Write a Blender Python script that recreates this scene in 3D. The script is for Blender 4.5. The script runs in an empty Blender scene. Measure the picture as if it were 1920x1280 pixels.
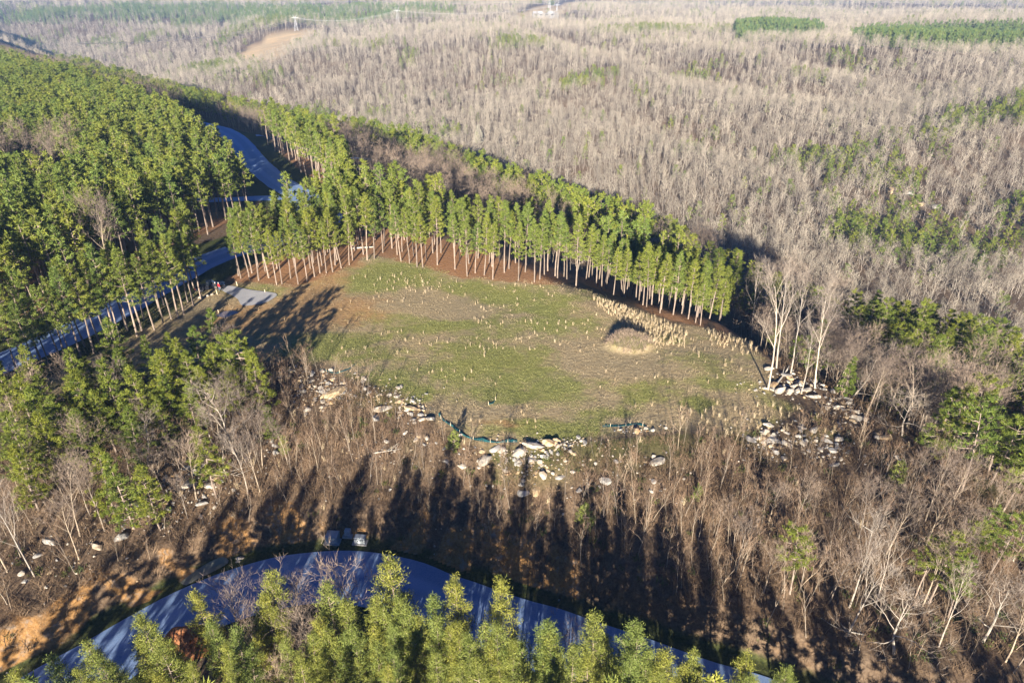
import bpy, bmesh, math, random
import numpy as np
from mathutils import Vector, Matrix

random.seed(7)
C = bpy.context.scene.collection
SC = bpy.context.scene

# ------------------------------------------------------------------ camera, sky, sun, exposure
PITCH = math.radians(27.5)
CAMH = 53.0
cd = bpy.data.cameras.new('camera')
cd.sensor_width = 36.0
cd.lens = 24.0
cd.clip_start = 0.5
cd.clip_end = 30000
cam = bpy.data.objects.new('camera', cd)
cam.location = (0, 0, CAMH)
cam.rotation_euler = (math.pi / 2 - PITCH, 0, 0)
C.objects.link(cam)
SC.camera = cam

SUN_EL = math.radians(14.3)
SUN_AZ = math.radians(6.2)          # light travels towards +Y and a little towards +X
w = bpy.data.worlds.new('World')
SC.world = w
w.use_nodes = True
nt = w.node_tree
nt.nodes.clear()
sky = nt.nodes.new('ShaderNodeTexSky')
sky.sky_type = 'NISHITA'
sky.sun_disc = False
sky.sun_elevation = SUN_EL
sky.sun_rotation = math.pi + SUN_AZ
sky.altitude = 1200
sky.air_density = 0.65
sky.dust_density = 0.0
sky.ozone_density = 10.0
bg = nt.nodes.new('ShaderNodeBackground')
bg.inputs['Strength'].default_value = 0.05
wo = nt.nodes.new('ShaderNodeOutputWorld')
nt.links.new(sky.outputs[0], bg.inputs[0])
nt.links.new(bg.outputs[0], wo.inputs[0])

sl = bpy.data.lights.new('sun', 'SUN')
sl.energy = 5.0
sl.angle = math.radians(0.5)
sl.color = (1.0, 0.91, 0.79)
so = bpy.data.objects.new('sun', sl)
sd = Vector((math.sin(SUN_AZ) * math.cos(SUN_EL), math.cos(SUN_AZ) * math.cos(SUN_EL), -math.sin(SUN_EL)))
so.rotation_euler = sd.to_track_quat('-Z', 'Y').to_euler()
so.location = (-60, -200, 120)
C.objects.link(so)

vs = SC.view_settings
vs.view_transform = 'Standard'
vs.look = 'None'
vs.gamma = 1.0
vs.use_curve_mapping = False
vs.exposure = 1.6
SC.render.engine = 'CYCLES'
SC.cycles.max_bounces = 6
SC.cycles.diffuse_bounces = 2
SC.cycles.transparent_max_bounces = 8

# ------------------------------------------------------------------ small maths
def smooth(a, b, x):
    t = np.clip((np.asarray(x, float) - a) / (b - a), 0, 1)
    return t * t * (3 - 2 * t)


def hash2(ix, iy, seed):
    h = (ix.astype(np.int64) * 374761393 + iy.astype(np.int64) * 668265263 + seed * 982451653) & 0xffffffff
    h = ((h ^ (h >> 13)) * 1274126177) & 0xffffffff
    h = h ^ (h >> 16)
    return (h & 0xffff) / 65535.0


def vnoise(x, y, s, seed=0):
    x = np.asarray(x, float) / s
    y = np.asarray(y, float) / s
    ix = np.floor(x)
    iy = np.floor(y)
    fx = x - ix
    fy = y - iy
    fx = fx * fx * (3 - 2 * fx)
    fy = fy * fy * (3 - 2 * fy)
    a = hash2(ix, iy, seed)
    b = hash2(ix + 1, iy, seed)
    c = hash2(ix, iy + 1, seed)
    d = hash2(ix + 1, iy + 1, seed)
    return (a * (1 - fx) + b * fx) * (1 - fy) + (c * (1 - fx) + d * fx) * fy


def fbm(x, y, s, seed=0, o=4):
    r = 0
    a = 0.5
    for k in range(o):
        r = r + a * vnoise(x, y, s, seed + 17 * k)
        s *= 0.5
        a *= 0.5
    return r / (1 - 0.5 ** o)


def poly_dist(x, y, pts):
    """distance to a polyline, signed positive on its left-hand side"""
    x = np.asarray(x, float)
    y = np.asarray(y, float)
    if x.size <= 4000:
        A = np.asarray(pts, float)
        D = A[1:] - A[:-1]
        X, Y = x.reshape(-1, 1), y.reshape(-1, 1)
        ox, oy = X - A[:-1, 0], Y - A[:-1, 1]
        t = np.clip((ox * D[:, 0] + oy * D[:, 1]) / (D * D).sum(1), 0, 1)
        d2 = (ox - t * D[:, 0]) ** 2 + (oy - t * D[:, 1]) ** 2
        k = d2.argmin(1)
        r = np.arange(len(k))
        cr = D[k, 0] * oy[r, k] - D[k, 1] * ox[r, k]
        return (np.sqrt(d2[r, k]) * np.where(cr >= 0, 1.0, -1.0)).reshape(x.shape)
    best = np.full(x.shape, 1e18)
    sgn = np.ones(x.shape)
    for (ax, ay), (bx, by) in zip(pts[:-1], pts[1:]):
        dx, dy = bx - ax, by - ay
        t = np.clip(((x - ax) * dx + (y - ay) * dy) / (dx * dx + dy * dy), 0, 1)
        ex, ey = x - ax - t * dx, y - ay - t * dy
        d2 = ex * ex + ey * ey
        m = d2 < best
        cr = dx * (y - ay) - dy * (x - ax)
        best = np.where(m, d2, best)
        sgn = np.where(m, np.where(cr >= 0, 1.0, -1.0), sgn)
    return np.sqrt(best) * sgn


def inside(x, y, poly):
    x = np.asarray(x, float)
    y = np.asarray(y, float)
    r = np.zeros(x.shape, bool)
    n = len(poly)
    for i in range(n):
        ax, ay = poly[i]
        bx, by = poly[(i + 1) % n]
        if ay == by:
            continue
        c = ((ay > y) != (by > y)) & (x < (bx - ax) * (y - ay) / (by - ay) + ax)
        r ^= c
    return r


def edge_dist(x, y, poly):
    """positive inside, negative outside a closed polygon"""
    d = np.abs(poly_dist(x, y, list(poly) + [poly[0]]))
    return np.where(inside(x, y, poly), d, -d)


# ------------------------------------------------------------------ the lie of the land
RIM = [(85, -60), (88, 0), (91, 50), (94, 80), (91, 110), (71, 134), (57, 159), (42, 183), (7, 228), (-47, 310), (-173, 419),
       (-369, 630), (-900, 1250)]                                      # left side = plateau
BROW = [(-400, 40), (-160, 62), (-100, 75), (-72, 80), (-62, 86), (-50, 92), (-37, 97), (-30.5, 94), (-22, 89), (-15.6, 84.5), (-8.7, 76.5),
        (-4, 73), (3, 72), (17, 74.5), (35, 76), (43, 77), (60, 71), (95, 62), (300, 30)]
LOWROAD = [(-130, -30), (-90, 0), (-62, 28), (-49, 40.5), (-44, 45.3), (-39.3, 50.4), (-34, 55), (-28, 57.8), (-21.7, 58.9), (-15, 58.1), (-8.5, 55.3),
           (-2.4, 52.7), (3.4, 50.3), (10.5, 47.4), (18, 44.2), (27.4, 40.5), (45, 33), (80, 20), (140, -4)]
RAVINE = [(34, 125), (41, 100), (45, 90), (51, 82), (58, 74), (67, 65), (80, 56), (120, 40)]
ROAD_A = [(-112, 30), (-92, 70), (-85, 87), (-81, 94), (-77, 102), (-73, 113), (-69, 130), (-65.5, 141), (-60, 149), (-53, 155), (-48, 163),
          (-48, 172), (-53, 182), (-60, 192)]
ROAD_B = [(-54, 178), (-60, 191), (-72, 208), (-87, 233), (-108, 273), (-128, 302), (-152, 345), (-178, 385)]
LANE = [(-60, 190), (-74, 188), (-92, 186), (-120, 188)]
DRIVE = [(-102, 279), (-90, 285), (-74, 288), (-58, 290)]


def catmull(pts, step):
    out = []
    P = [np.array(p, float) for p in pts]
    P = [2 * P[0] - P[1]] + P + [2 * P[-1] - P[-2]]
    for i in range(1, len(P) - 2):
        n = max(2, int(np.linalg.norm(P[i + 1] - P[i]) / step))
        for k in range(n):
            t = k / n
            a, b, c, d = P[i - 1], P[i], P[i + 1], P[i + 2]
            out.append(0.5 * ((2 * b) + (-a + c) * t + (2 * a - 5 * b + 4 * c - d) * t * t + (-a + 3 * b - 3 * c + d) * t ** 3))
    out.append(P[-2])
    return [(float(p[0]), float(p[1])) for p in out]


LOWROAD_S = catmull(LOWROAD, 4.0)
ROAD_A_S = catmull(ROAD_A, 5.0)
ROAD_B_S = catmull(ROAD_B, 9.0)
LANE_S = catmull(LANE, 3.0)
DRIVE_S = catmull(DRIVE, 4.0)
RIM_X = [-2000, -58, -46, -32, -12, 2, 16, 38, 60, 112, 200, 300, 420, 620, 900, 1500, 40000]
RIM_Z_NEAR = [0, 0, -0.6, -3.5, -8, -12, -24, -48, -62, -62, -49, -32, -13, -2, 2, 2, 2]
RIM_Z = [0, 0, -4.5, -10.5, -13, -14, -26, -50, -62, -62, -49, -32, -13, -2, 2, 2, 2]


def ground(x, y):
    x = np.atleast_1d(np.asarray(x, float))
    y = np.atleast_1d(np.asarray(y, float))
    s = -poly_dist(x, y, RIM)                           # positive beyond the rim
    kk = smooth(112, 138, y)
    zg = kk * np.interp(s, RIM_X, RIM_Z) + (1 - kk) * np.interp(s, RIM_X, RIM_Z_NEAR)
    dist = np.hypot(x, y)
    de = -poly_dist(x, y, BROW)                         # positive on the camera's side
    dr = poly_dist(x, y, LOWROAD_S)                     # positive uphill of the road
    dru = np.maximum(dr - 5.2, 0)
    frac = np.clip(de, 0, None) / (np.clip(de, 0, None) + dru + 1e-3)
    front = -6.4 * (0.55 * smooth(0, 1, frac) + 0.45 * frac)
    bank = smooth(3.6, 0.4, dru)
    bvar = 1.7 + 1.3 * vnoise(x, y, 11, 5)
    up = front - bank * (9.0 + front) * smooth(0.0, 0.3, bvar)
    down = -9.0 - 0.10 * np.clip(-dr - 5.5, 0, 60)
    zf = np.where(dr > 5.2, up, down)
    zf = np.where((de > 0), zf, 0.0)
    q = poly_dist(x, y, RAVINE)                         # positive on the side away from the field
    zr = -8.0 * smooth(0, 14, q) * (1 - 0.85 * smooth(18, 40, q)) * smooth(150, 112, y)
    onroad = smooth(9, 5.5, np.abs(dr)) * (de > 0)
    ra = np.minimum(np.abs(poly_dist(x, y, ROAD_A_S)), np.abs(poly_dist(x, y, ROAD_B_S)))
    flat = np.maximum(smooth(11, 5.5, ra), onroad)
    n = (fbm(x, y, 26, 3, 3) - 0.5) * 0.7
    rough = smooth(0.5, 6, de) * smooth(7, 10, np.abs(dr)) * (dr > 0)
    n = n + rough * (fbm(x, y, 5, 9, 3) - 0.5) * 1.3
    n = n * (1 - flat)
    far = smooth(330, 900, s)
    fold = 1 - np.abs(2 * vnoise(x + 0.4 * y, y * 0.35, 120, 33) - 1)
    n = n + far * (fbm(x, y, 380, 21, 3) - 0.5) * 38 + smooth(120, 260, s) * smooth(1100, 600, s) * ((fbm(x, y, 90, 31, 3) - 0.5) * 14 - 11 * fold ** 2 + 4)
    n = n + smooth(2200, 6000, dist) * (fbm(x, y, 2600, 41, 3) - 0.45) * 90
    n = n + 14 * np.exp(-((x + 265) ** 2 + (y - 850) ** 2) / (2 * 110.0 ** 2))
    mound = (1.9 + 1.1 * (vnoise(x, y, 1.6, 95) - 0.5)) * np.exp(-(((x - 19.4) / 3.4) ** 2 + ((y - 100.2) / 2.2) ** 2) ** 1.9)
    return zg + zf + zr + n + mound


def gz(x, y):
    return float(ground(x, y)[0])


def ray(u, v):
    a = (u - 960) / 1280.0
    b = -(v - 640) / 1280.0
    return np.array([a, math.cos(PITCH) + b * math.sin(PITCH), -math.sin(PITCH) + b * math.cos(PITCH)])


COARSE = np.concatenate([np.linspace(28, 160, 90), np.geomspace(160, 3200, 170)[1:]])


def hit(u, v, h=0.0):
    """where the sight line through photo point (u, v) comes down to h metres above the ground"""
    d = ray(u, v)
    t = COARSE
    for _ in range(3):
        X, Y, Z = d[0] * t, d[1] * t, CAMH + d[2] * t
        below = Z <= ground(X, Y) + h
        i = int(np.argmax(below)) if below.any() else len(t) - 1
        if i == 0:
            break
        t = np.linspace(t[i - 1], t[i], 9)
    return float(X[i]), float(Y[i])


def hits(pts, h=0.0):
    return [hit(u, v, h) for u, v in pts]


def project(x, y, z):
    x, y, z = (np.asarray(q, float) for q in (x, y, z))
    z = z - CAMH
    f = y * math.cos(PITCH) - z * math.sin(PITCH)
    uu = y * math.sin(PITCH) + z * math.cos(PITCH)
    f = np.where(f < 1, 1e-6, f)
    return 960 + 1280 * x / f, 640 - 1280 * uu / f


def in_view(x, y, z=None, m=120):
    z = ground(x, y) + 6 if z is None else z
    u, v = project(x, y, z)
    return (u > -m) & (u < 1920 + m) & (v > -m) & (v < 1280 + 2 * m) & (np.asarray(y) > 8)


# ------------------------------------------------------------------ node helpers
def new_mat(name):
    m = bpy.data.materials.new(name)
    m.use_nodes = True
    m.node_tree.nodes.clear()
    return m


class NT:
    def __init__(s, mat):
        s.t = mat.node_tree

    def n(s, typ, **kw):
        nd = s.t.nodes.new(typ)
        for k, v in kw.items():
            if k.startswith('_'):
                setattr(nd, k[1:], v)
        return nd

    def l(s, a, b):
        s.t.links.new(a, b)

    def val(s, sock, v):
        if hasattr(v, 'links') or isinstance(v, bpy.types.NodeSocket):
            s.l(v, sock)
        else:
            sock.default_value = v

    def mix(s, f, a, b, blend='MIX'):
        nd = s.t.nodes.new('ShaderNodeMix')
        nd.data_type = 'RGBA'
        nd.blend_type = blend
        for sock, v in ((nd.inputs[0], f), (nd.inputs[6], a), (nd.inputs[7], b)):
            if isinstance(v, tuple) and len(v) == 3:
                v = v + (1,)
            s.val(sock, v)
        return nd.outputs[2]

    def math(s, op, a, b=0.0, c=None, clamp=False):
        nd = s.t.nodes.new('ShaderNodeMath')
        nd.operation = op
        nd.use_clamp = clamp
        s.val(nd.inputs[0], a)
        s.val(nd.inputs[1], b)
        if c is not None:
            s.val(nd.inputs[2], c)
        return nd.outputs[0]

    def noise(s, vec, scale, detail=4, rough=0.55):
        nd = s.t.nodes.new('ShaderNodeTexNoise')
        nd.inputs['Scale'].default_value = scale
        nd.inputs['Detail'].default_value = detail
        nd.inputs['Roughness'].default_value = rough
        if vec is not None:
            s.l(vec, nd.inputs['Vector'])
        return nd.outputs[0]

    def ramp(s, f, a, b):
        nd = s.t.nodes.new('ShaderNodeMapRange')
        nd.interpolation_type = 'SMOOTHSTEP'
        s.val(nd.inputs[0], f)
        nd.inputs[1].default_value = a
        nd.inputs[2].default_value = b
        return nd.outputs[0]

    def pos(s):
        return s.t.nodes.new('ShaderNodeNewGeometry').outputs['Position']

    def obj(s):
        return s.t.nodes.new('ShaderNodeTexCoord').outputs['Object']

    def rnd(s):
        return s.t.nodes.new('ShaderNodeObjectInfo').outputs['Random']

    def attr(s, name, typ='GEOMETRY'):
        nd = s.t.nodes.new('ShaderNodeAttribute')
        nd.attribute_name = name
        nd.attribute_type = typ
        return nd

    def out(s, col, rough=0.85, spec=0.2, bump=None, bstr=0.3, bdist=0.1, transl=0.0, metal=0.0):
        p = s.t.nodes.new('ShaderNodeBsdfPrincipled')
        s.val(p.inputs['Base Color'], col + (1,) if isinstance(col, tuple) and len(col) == 3 else col)
        s.val(p.inputs['Roughness'], rough)
        p.inputs['Specular IOR Level'].default_value = spec
        p.inputs['Metallic'].default_value = metal
        if bump is not None:
            b = s.t.nodes.new('ShaderNodeBump')
            b.inputs['Strength'].default_value = bstr
            b.inputs['Distance'].default_value = bdist
            s.l(bump, b.inputs['Height'])
            s.l(b.outputs[0], p.inputs['Normal'])
        o = s.t.nodes.new('ShaderNodeOutputMaterial')
        sh = p.outputs[0]
        if transl > 0:
            tr = s.t.nodes.new('ShaderNodeBsdfTranslucent')
            s.val(tr.inputs[0], col + (1,) if isinstance(col, tuple) and len(col) == 3 else col)
            mx = s.t.nodes.new('ShaderNodeMixShader')
            mx.inputs[0].default_value = transl
            s.l(sh, mx.inputs[1])
            s.l(tr.outputs[0], mx.inputs[2])
            sh = mx.outputs[0]
        s.l(sh, o.inputs[0])
        return p


def mat_plain(name, col, rough=0.7, spec=0.3, var=0.25, scale=3.0, metal=0.0):
    m = new_mat(name)
    N = NT(m)
    f = N.noise(N.obj(), scale, 5, 0.6)
    f = N.ramp(f, 0.3, 0.7)
    N.out(N.mix(f, tuple(c * (1 - var) for c in col), tuple(min(1, c * (1 + var)) for c in col)), rough, spec, metal=metal)
    return m


def mat_needle(name, a, b, transl=0.10):
    """needles: colour differs from tree to tree (Random) and from spray to spray (tint)"""
    m = new_mat(name)
    N = NT(m)
    t = N.attr('tint').outputs['Fac']
    c1 = N.mix(t, a, b)
    c2 = N.mix(N.rnd(), (0.80, 0.90, 0.95), (1.25, 1.10, 0.85))
    N.out(N.mix(1.0, c1, c2, 'MULTIPLY'), 0.6, 0.25, transl=transl)
    return m


def mat_bark(name, a, b, scale=2.5, tone=((0.8, 0.8, 0.8), (1.15, 1.1, 1.05))):
    m = new_mat(name)
    N = NT(m)
    mp = N.n('ShaderNodeMapping')
    mp.inputs['Scale'].default_value = (1.5, 1.5, 0.35)
    N.l(N.obj(), mp.inputs[0])
    f = N.ramp(N.noise(mp.outputs[0], scale, 5, 0.65), 0.3, 0.7)
    c = N.mix(1.0, N.mix(f, a, b), N.mix(N.rnd(), *tone), 'MULTIPLY')
    N.out(c, 0.9, 0.15)
    return m


def mat_twig(name, a, b):
    m = new_mat(name)
    N = NT(m)
    N.out(N.mix(N.rnd(), a, b), 0.9, 0.15)
    return m


M = {}
M['needle'] = mat_needle('pine_needles', (0.062, 0.098, 0.017), (0.25, 0.295, 0.055))
M['needle_bright'] = mat_needle('roadside_pine_needles', (0.065, 0.095, 0.018), (0.31, 0.335, 0.075))
M['needle_dark'] = mat_needle('virginia_pine_needles', (0.055, 0.090, 0.014), (0.235, 0.275, 0.042))
M['needle_far'] = mat_needle('far_pine_needles', (0.095, 0.145, 0.045), (0.17, 0.23, 0.07), 0.15)
M['bark_pine'] = mat_bark('pine_bark', (0.20, 0.155, 0.12), (0.39, 0.315, 0.25), tone=((0.7, 0.7, 0.7), (1.15, 1.12, 1.1)))
M['bark_bare'] = mat_bark('grey_bark', (0.25, 0.20, 0.15), (0.42, 0.36, 0.28), tone=((0.65, 0.65, 0.68), (1.2, 1.15, 1.05)))
M['bark_white'] = mat_bark('pale_bark', (0.38, 0.33, 0.265), (0.56, 0.50, 0.41))
M['twig'] = mat_twig('twigs', (0.19, 0.15, 0.12), (0.31, 0.235, 0.17))
M['twig_pale'] = mat_twig('pale_twigs', (0.25, 0.205, 0.16), (0.34, 0.285, 0.225))
M['twig_brown'] = mat_twig('brown_twigs', (0.21, 0.135, 0.085), (0.30, 0.21, 0.14))
M['twig_far'] = mat_twig('hillside_twigs', (0.20, 0.17, 0.13), (0.45, 0.395, 0.305))
M['bark_hill'] = mat_bark('hillside_bark', (0.30, 0.26, 0.21), (0.50, 0.445, 0.37), tone=((0.6, 0.58, 0.6), (1.15, 1.12, 1.08)))
M['brush'] = mat_twig('brush_stems', (0.12, 0.08, 0.05), (0.24, 0.165, 0.10))
M['straw'] = mat_twig('straw_grass', (0.44, 0.34, 0.20), (0.60, 0.49, 0.32))

# ------------------------------------------------------------------ mesh building
RNG = np.random.default_rng(11)


class MB:
    def __init__(s):
        s.v, s.f, s.m, s.t, s.n = [], [], [], [], 0

    def add(s, v, f, mi=0, tint=None):
        v = np.asarray(v, float).reshape(-1, 3)
        f = np.asarray(f, int).reshape(-1, 3)
        s.v.append(v)
        s.f.append(f + s.n)
        s.m.append(np.full(len(f), mi, int))
        s.t.append(np.full(len(f), 0.5) if tint is None else np.broadcast_to(np.asarray(tint, float), (len(f),)).copy())
        s.n += len(v)

    def tube(s, P, r, k=5, mi=0, cap=False):
        P = np.asarray(P, float)
        r = np.asarray(r, float)
        n = len(P)
        d = np.gradient(P, axis=0)
        d /= np.linalg.norm(d, axis=1, keepdims=True) + 1e-9
        ref = np.array([1.0, 0, 0]) if abs(d[0][0]) < 0.8 else np.array([0, 1.0, 0])
        a = np.cross(d, ref)
        a /= np.linalg.norm(a, axis=1, keepdims=True) + 1e-9
        b = np.cross(d, a)
        th = np.arange(k) * 2 * math.pi / k
        V = P[:, None, :] + r[:, None, None] * (a[:, None, :] * np.cos(th)[None, :, None] + b[:, None, :] * np.sin(th)[None, :, None])
        i = np.arange(n - 1)[:, None] * k
        j = np.arange(k)[None, :]
        j2 = (j + 1) % k
        A, B, D, E = i + j, i + j2, i + k + j2, i + k + j
        F = np.concatenate([np.stack([A, B, D], -1).reshape(-1, 3), np.stack([A, D, E], -1).reshape(-1, 3)])
        s.add(V.reshape(-1, 3), F, mi)
        if cap:
            for e in (0, n - 1):
                c = V[e].mean(0)
                vv = np.vstack([V[e], c])
                s.add(vv, [[q, (q + 1) % k, k] for q in range(k)], mi)

    def blades(s, base, d, L, wd, mi=0, tint=None):
        N = len(base)
        side = np.cross(d, RNG.normal(size=(N, 3)))
        side /= np.linalg.norm(side, axis=1, keepdims=True) + 1e-9
        h = side * (np.asarray(wd) * 0.5)[:, None]
        V = np.stack([base - h, base + h, base + d * np.asarray(L)[:, None]], 1).reshape(-1, 3)
        s.add(V, np.arange(3 * N).reshape(-1, 3), mi, tint)

    def box(s, c, size, mi=0, rz=0.0, taper=1.0):
        x, y, z = (q * 0.5 for q in size)
        V = np.array([[-x, -y, -z], [x, -y, -z], [x, y, -z], [-x, y, -z], [-x * taper, -y * taper, z], [x * taper, -y * taper, z],
                      [x * taper, y * taper, z], [-x * taper, y * taper, z]])
        cr, sr = math.cos(rz), math.sin(rz)
        V = V @ np.array([[cr, sr, 0], [-sr, cr, 0], [0, 0, 1]]) + np.array(c)
        Q = [[0, 3, 2, 1], [4, 5, 6, 7], [0, 1, 5, 4], [1, 2, 6, 5], [2, 3, 7, 6], [3, 0, 4, 7]]
        F = [t for q in Q for t in ([q[0], q[1], q[2]], [q[0], q[2], q[3]])]
        s.add(V, F, mi)

    def mesh(s, name, mats, smoothed=False, tint=False):
        V = np.concatenate(s.v)
        F = np.concatenate(s.f)
        me = bpy.data.meshes.new(name)
        me.vertices.add(len(V))
        me.vertices.foreach_set('co', V.astype(np.float32).ravel())
        me.loops.add(len(F) * 3)
        me.loops.foreach_set('vertex_index', F.astype(np.int32).ravel())
        me.polygons.add(len(F))
        me.polygons.foreach_set('loop_start', (np.arange(len(F)) * 3).astype(np.int32))
        me.polygons.foreach_set('loop_total', np.full(len(F), 3, np.int32))
        me.polygons.foreach_set('material_index', np.concatenate(s.m).astype(np.int32))
        me.polygons.foreach_set('use_smooth', np.full(len(F), smoothed, bool))
        for m in mats:
            me.materials.append(m)
        if tint:
            a = me.attributes.new('tint', 'FLOAT', 'FACE')
            a.data.foreach_set('value', np.concatenate(s.t).astype(np.float32))
        me.update(calc_edges=True)
        me.validate()
        return me


def unit(v):
    v = np.asarray(v, float)
    return v / (np.linalg.norm(v, axis=-1, keepdims=True) + 1e-9)


def link(name, me, parent=None, loc=None):
    o = bpy.data.objects.new(name, me)
    C.objects.link(o)
    if parent is not None:
        o.parent = parent
    if loc is not None:
        o.location = loc
    return o


def tag(o, label=None, cat=None, group=None, kind=None):
    if label:
        o['label'] = label
    if cat:
        o['category'] = cat
    if group:
        o['group'] = group
    if kind:
        o['kind'] = kind
    return o


def empty(name, loc, rz=0.0, scale=1.0, tilt=(0, 0)):
    o = bpy.data.objects.new(name, None)
    o.empty_display_size = 0.3
    C.objects.link(o)
    o.location = loc
    o.rotation_euler = (tilt[0], tilt[1], rz)
    o.scale = (scale, scale, scale) if not isinstance(scale, tuple) else scale
    return o


# ------------------------------------------------------------------ trees
def make_pine(seed, H, cs, W, n_br, tufts, nb, blen, bw, layered=0.0, lean=0.25, puff=0.35, r0=0.16, shape='cone'):
    """returns (trunk mesh builder, crown mesh builder)"""
    R = np.random.default_rng(seed)
    T, K = MB(), MB()
    n = 9
    zz = np.linspace(-0.4, H * 0.985, n)
    wob = np.cumsum(R.normal(0, 0.05, (n, 2)), 0)
    bend = np.outer((np.clip(zz, 0, None) / H) ** 1.6, R.normal(0, lean, 2))
    P = np.column_stack([wob + bend - wob[0], zz])
    T.tube(P, r0 * (1 - 0.88 * (np.clip(zz, 0, None) / H) ** 1.1), 6)
    TB, TD, TL, TW, TT = [], [], [], [], []
    for i in range(n_br):
        t = (i + R.uniform(0.1, 0.9)) / n_br
        if layered:
            nl = max(4, int(n_br / 5))
            t = (math.floor(t * nl) + R.uniform(0.35, 0.65)) / nl * layered + t * (1 - layered)
        z = H * (cs + (0.985 - cs) * t)
        base = np.array([np.interp(z, zz, P[:, 0]), np.interp(z, zz, P[:, 1]), z])
        if shape == 'cone':
            prof = (0.35 + 0.65 * math.sin(math.pi * min(1, 0.15 + t * 0.5))) * (1 - t) ** 0.75 * 1.35
        elif shape == 'fir':
            prof = (1 - t) ** 0.85 * (0.75 if t < 0.06 else 1.05)
        else:
            prof = math.sqrt(max(0.02, 1 - (2 * t - 0.75) ** 2 / 1.7))
        L = W * prof * R.uniform(0.55, 1.12) + 0.25
        az = i * 2.399 + R.uniform(-0.6, 0.6)
        el = math.radians(R.uniform(2, 26) + 38 * t ** 1.5) if not layered else math.radians(R.uniform(-8, 16) + 34 * t ** 2)
        d = np.array([math.cos(az) * math.cos(el), math.sin(az) * math.cos(el), math.sin(el)])
        tip = base + d * L + np.array([0, 0, 0.10 * L])
        mid = base + d * L * 0.5 - np.array([0, 0, 0.04 * L])
        T.tube([base, mid, tip], [0.028 + 0.014 * L, 0.02 + 0.006 * L, 0.008], 3)
        q = max(2, int(tufts * (0.45 + 0.75 * prof)))
        tone = R.uniform(0, 1)
        for k in range(q):
            s_ = R.uniform(0.30, 1.0) ** 0.75
            c = base + (tip - base) * s_ + np.array([0, 0, -0.05 * L * math.sin(s_ * 3.1)])
            spread = (0.16 + 0.22 * L * (1 - 0.35 * s_)) * (0.8 if layered else 1.0)
            off = R.normal(0, 1, 3) * np.array([1, 1, 0.30 if layered else 0.55]) * spread * 0.55
            c = c + off
            m = nb
            dd = unit(d * 0.45 + R.normal(0, 0.75, (m, 3)) + np.array([0, 0, 0.30]))
            TB.append(c + R.normal(0, puff * 0.22, (m, 3)))
            TD.append(dd)
            TL.append(R.uniform(0.6, 1.15, m) * blen)
            TW.append(R.uniform(0.7, 1.3, m) * bw)
            TT.append(np.clip(0.15 + 0.35 * tone + R.uniform(-0.1, 0.5) + R.uniform(-0.2, 0.25, m), 0, 1))
    top = P[-1]
    for k in range(4):
        m = nb
        TB.append(top + R.normal(0, 0.12, (m, 3)) - np.array([0, 0, 0.3 * k]))
        TD.append(unit(R.normal(0, 0.55, (m, 3)) + np.array([0, 0, 0.8])))
        TL.append(R.uniform(0.6, 1.1, m) * blen)
        TW.append(R.uniform(0.7, 1.2, m) * bw)
        TT.append(R.uniform(0.3, 1, m))
    K.blades(np.concatenate(TB), np.concatenate(TD), np.concatenate(TL), np.concatenate(TW), 0, np.concatenate(TT))
    return T, K


def rot_about(v, ax, ang):
    ax = unit(ax)
    return v * math.cos(ang) + np.cross(ax, v) * math.sin(ang) + ax * np.dot(ax, v) * (1 - math.cos(ang))


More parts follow.
